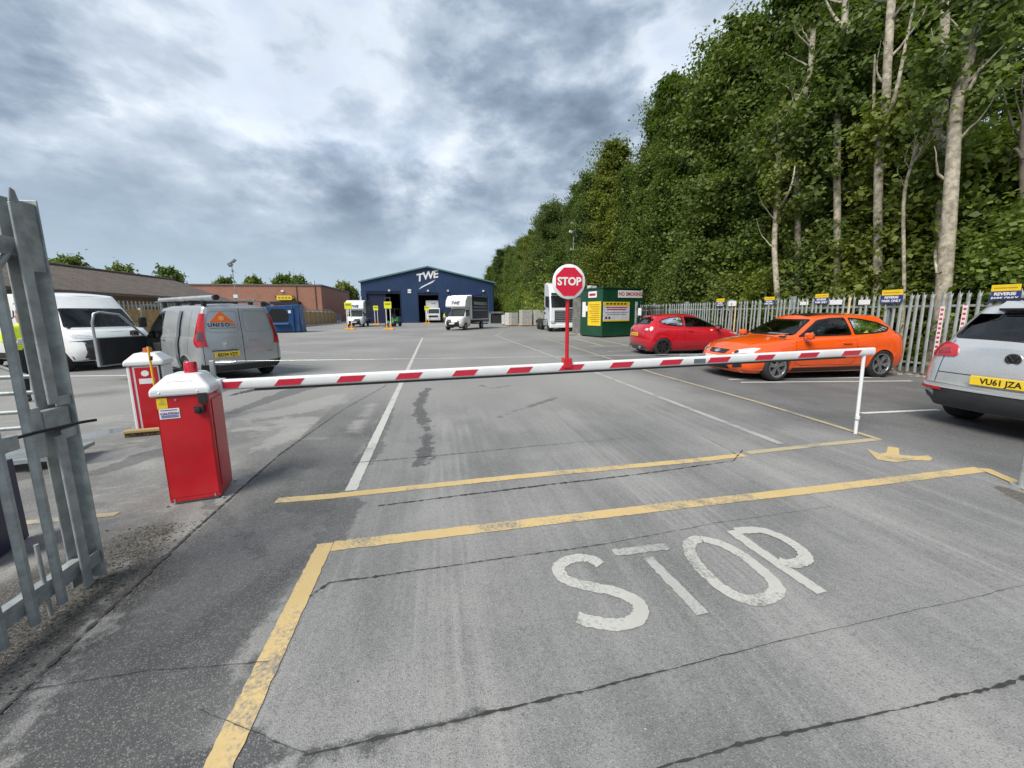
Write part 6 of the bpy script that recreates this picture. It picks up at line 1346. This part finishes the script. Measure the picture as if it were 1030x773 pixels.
# pallets of wrapped blocks, cage, blue compactor, low barrier
PB = M('block_grey', (.42, .41, .39), .85, 0, .15, 5); WR = M('wrap_white', (.60, .58, .56), .3, 0, .15, 6)
for i, (x, y, rz, lb) in enumerate([(8.7, 43.8, .25, 'wrapped pallet of grey blocks left of the lorry'), (10.1, 42.6, .1, 'pallet of grey blocks half hidden behind the lorry'), (8.9, 47.5, .2, 'far pallet of pale blocks behind the wrapped pallet'), (11.6, 42.5, -.1, 'pallet of grey blocks right behind the lorry chassis')]):
    r_ = empty('block_pallet', (x, y, 0), rz); tag(r_, lb, 'pallet', 'pallets of blocks')
    for k in range(3): MB().bx(-.6, .6, -.5+.42*k, -.34+.42*k, 0, .12).build('bearer', TIMB, r_)
    MB().bx(-.62, .62, -.55, .55, .12, .16).build('deck', TIMB, r_)
    for L in range((5, 6, 4, 6)[i]):
        for a in range(3): MB().bx(-.6+a*.405, -.6+a*.405+.395, -.52, .52, .165+L*.285, .165+L*.285+.275).build('block_course', WR if i in (0, 2) and a == 0 else PB, r_, None, .012)
cg = empty('steel_cage', (8.7, 55, 0)); tag(cg, 'dark steel cage pallet at the edge of the trees', 'cage')
MB().bx(-.9, .9, -.4, .4, .1, 1.3).build('load', M('load_dark', (.02, .02, .022), .8), cg)
for x in (-1, 1):
    for y in (-.5, .5): MB().bx(x-.05, x+.05, y-.05, y+.05, 0, 1.75).build('post', GALVF, cg)
MB().bx(-1.05, 1.05, -.55, .55, 1.5, 1.75).build('top', M('shed_grey'), cg)
bn_ = empty('compactor', (-13.15, 36.4, 0), R(8)); tag(bn_, 'blue waste compactor right of the silver van', 'compactor'); BL = M('compactor_blue', (.012, .065, .19), .45, 0, .2, 1.5, dirt=.3, dcol=(.02, .03, .05))
MB().prism([(-1.45, .1), (-1.55, 2.3), (1.35, 2.45), (1.5, .1)], 'y', 0, 2.2).build('body', BL, bn_, None, .04); MB().prism([(-1.0, .95), (.45, 1.0), (.55, 1.6), (.3, 2.05), (-.7, 2.1), (-1.1, 1.5)], 'y', -.02, -.003).build('hatch', M('hatch_black', (.008, .008, .01), .8), bn_); MB().bx(-.65, .55, -.35, -.003, .72, .86).build('hopper_lip', M('blue_pale', (.05, .13, .28), .5), bn_, None, .02)
for x in (-1.35, .85, 1.3): MB().bx(x-.07, x+.07, -.12, -.003, .1, 2.2).build('rib', BL, bn_, None, .01)
MB().bx(.55, .75, -.10, -.003, 1.7, 1.95).build('control_panel', WHITES, bn_); MB().cyl((-1.25, .3, 2.4), (-1.25, .9, 2.42), .28, n=14).build('drum', BLACKP, bn_, 50); MB().bx(-1.5, 1.5, .0, 2.2, 0, .1).build('skid', BLACKP, bn_)
lw = empty('low_barrier', (-18.8, 73, 0), R(80)); tag(lw, 'low grey slotted barrier at the foot of the brick building', 'barrier wall')
MB().bx(-5, 5, -.2, .2, .85, 1.7).build('panel', M('barrier_grey', (.22, .22, .24), .7), lw)
for k in range(11): MB().bx(-5+k*.96, -4.6+k*.96, -.2, .2, 0, .848).build('foot', M('barrier_grey'), lw)

# ------------------------------------------------------------------ people
SKIN = M('skin', (.42, .25, .18), .6, 0, .08, 8)
def person_mesh(h, pose, mats, bands):
    """one continuous skinned body; pose = dict of joints, faces coloured by bands"""
    J = {'pelvis': (0, 0, .53), 'waist': (0, .005, .60), 'chest': (0, .01, .72), 'neck': (0, .0, .825), 'chin': (.0, .0, .86), 'head': (.012, .0, .915), 'crown': (.005, 0, .965),
         'hipL': (0, .055, .51), 'kneeL': (.015, .06, .28), 'ankL': (-.01, .062, .045), 'toeL': (.075, .068, .018), 'hipR': (0, -.055, .51), 'kneeR': (.015, -.06, .28), 'ankR': (-.01, -.062, .045), 'toeR': (.075, -.068, .018),
         'shL': (0, .105, .80), 'elL': (-.01, .145, .64), 'wrL': (.05, .14, .50), 'hdL': (.065, .138, .455), 'shR': (0, -.105, .80), 'elR': (-.01, -.145, .64), 'wrR': (.05, -.14, .50), 'hdR': (.065, -.138, .455)}
    J.update(pose)
    Rr = {'pelvis': (.068, .085), 'waist': (.062, .078), 'chest': (.070, .092), 'neck': (.034, .034), 'chin': (.044, .042), 'head': (.058, .046), 'crown': (.034, .030), 'hipL': (.055, .055), 'hipR': (.055, .055), 'kneeL': (.036, .036), 'kneeR': (.036, .036), 'ankL': (.025, .025), 'ankR': (.025, .025), 'toeL': (.020, .026), 'toeR': (.020, .026),
          'shL': (.040, .040), 'shR': (.040, .040), 'elL': (.027, .027), 'elR': (.027, .027), 'wrL': (.018, .018), 'wrR': (.018, .018), 'hdL': (.014, .022), 'hdR': (.014, .022)}
    Ed = [('pelvis', 'waist'), ('waist', 'chest'), ('chest', 'neck'), ('neck', 'chin'), ('chin', 'head'), ('head', 'crown')]+[(a+s, b+s) for s in 'LR' for a, b in (('hip', 'knee'), ('knee', 'ank'), ('ank', 'toe'), ('sh', 'el'), ('el', 'wr'), ('wr', 'hd'))]+[('pelvis', 'hipL'), ('pelvis', 'hipR'), ('chest', 'shL'), ('chest', 'shR')]
    names = list(J); V = [tuple(c_*h for c_ in J[n]) for n in names]; E = [(names.index(a), names.index(b)) for a, b in Ed]; rad = [Rr[n] for n in names]
    for s in 'LR':                                          # fingers and thumb
        hd = Vector(J['hd'+s]); dr = (hd-Vector(J['wr'+s])).normalized(); sd = Vector((1, 0, 0)) if abs(dr.x) < .8 else Vector((0, 0, 1)); sd = (sd-dr*sd.dot(dr)).normalized(); base = names.index('hd'+s)
        for k, (o_, L) in enumerate([(-.016, .036), (-.005, .044), (.006, .047), (.017, .040)]):
            p1 = hd+sd*o_+dr*.022; p2 = p1+dr*L*.6; p3 = p2+(dr+sd*.0+Vector((0, -.35 if s == 'L' else .35, 0))).normalized()*L*.5
            i = len(V); V += [tuple(q*h for q in p) for p in (p1, p2, p3)]; rad += [(.0055, .0055), (.005, .005), (.0042, .0042)]; E += [(base, i), (i, i+1), (i+1, i+2)]
        p1 = hd+sd*.028-dr*.008; p2 = p1+(dr+sd*.6).normalized()*.022; i = len(V); V += [tuple(q*h for q in p) for p in (p1, p2)]; rad += [(.006, .006), (.005, .005)]; E += [(names.index('wr'+s), i), (i, i+1)]
    me = bpy.data.meshes.new('body'); me.from_pydata(V, E, []); o = bpy.data.objects.new('tmp', me); COL.objects.link(o)
    sk = o.modifiers.new('s', 'SKIN'); sk.use_smooth_shade = True
    for i, d in enumerate(me.skin_vertices[0].data): d.radius = (rad[i][0]*h, rad[i][1]*h); d.use_root = (i == 0)
    sb = o.modifiers.new('d', 'SUBSURF'); sb.levels = 2; sb.render_levels = 2
    dg = bpy.context.evaluated_depsgraph_get(); dg.update(); m2 = bpy.data.meshes.new_from_object(o.evaluated_get(dg)); bpy.data.objects.remove(o)
    m2.materials.clear()
    for m_ in mats: m2.materials.append(m_)
    for p in m2.polygons: p.material_index = bands(p.center/h); p.use_smooth = True
    return m2
HVY = M('hivis_yellow', (.62, .78, .02), .6, 0, .08, 12); TROU = M('dark_trousers', (.02, .022, .03), .85, 0, .2, 12); BOOT = M('boot', (.025, .02, .018), .7); HAIR = M('hair_dark', (.03, .02, .014), .8, 0, .3, 30); REFL = M('reflective_tape', (.62, .64, .63), .35, .2); GREYT = M('grey_top', (.20, .21, .22), .8)
def bands(c):
    x, y, z = c
    if z > .84: return 3 if (z > .935 or x < -.02) else 0
    if z < .055: return 4
    arm = abs(y) > .118 and z < .70
    if arm and z < .535: return 0
    if z > .565 or arm: return 5 if (.63 < z < .655 and not arm) else 1
    return 2
def person(loc, rz, h, label, mats, pose={}, extra=None):
    r_ = empty('person', loc, rz); tag(r_, label, 'person'); link('body', person_mesh(h, pose, mats, bands), r_); 
    hx = (.012*h, 0, .915*h)
    for s in (1, -1): MB().lathe([(0, .0), (.008, .001), (.010, .004)], (0, 0, 0), 'x', 10).build('eye', M('eye', (.05, .04, .035), .3), r_, 50, loc=(hx[0]+.057*h*.93, s*.019*h, hx[2]+.003*h)); MB().lathe([(0, 0), (.014, .004), (.022, .012)], (0, 0, 0), 'y', 10).build('ear', SKIN, r_, 50, loc=(hx[0]-.006*h, s*.047*h, hx[2]-.004*h))
    MB().prism([(0, -.02), (.026, -.016), (0, .022)], 'y', -.011, .011).build('nose', SKIN, r_, None, .004, loc=(hx[0]+.055*h, 0, hx[2]-.008*h)); MB().bx(-.002, .004, -.022, .022, -.004, .004).build('mouth', M('lip', (.28, .11, .09), .6), r_, loc=(hx[0]+.05*h, 0, hx[2]-.032*h))
    if extra: extra(r_, h)
    return r_
cp = {'elL': (.02, .15, .655), 'wrL': (.12, .07, .63), 'hdL': (.155, .05, .635), 'elR': (.02, -.15, .655), 'wrR': (.12, -.07, .63), 'hdR': (.155, -.05, .635)}
def clip(r_, h): MB().box((.19*h, 0, .65*h), (.24, .30, .012), ry=-.5).build('clipboard', WHITES, r_)
person((-7.45, 8.60, 0), R(-40), 1.72, 'person in yellow vest and dark trousers holding papers behind the gate', [SKIN, HVY, TROU, HAIR, BOOT, REFL], cp, clip)
for x, yb, rz, top, lb, ps in [(412.5, 324.6, 250, HVY, 'person in pale trousers standing by the warehouse door', {}), (404.5, 325, 200, GREYT, 'person in dark clothes left of the other figure at the warehouse', {'kneeL': (.06, .06, .29), 'ankL': (.07, .062, .045), 'toeL': (.15, .068, .018)}), (447.5, 325, 230, HVY, 'person in yellow top beside the box van nose', {})]:
    person(G(x, yb), R(rz), 1.76, lb, [SKIN, top, GREYT if top is HVY else TROU, HAIR, BOOT, REFL], ps)
for o in list(bpy.data.objects):
    if o.get('category') is None and o.parent is None and o.type in ('MESH', 'EMPTY'): print('untagged', o.name)
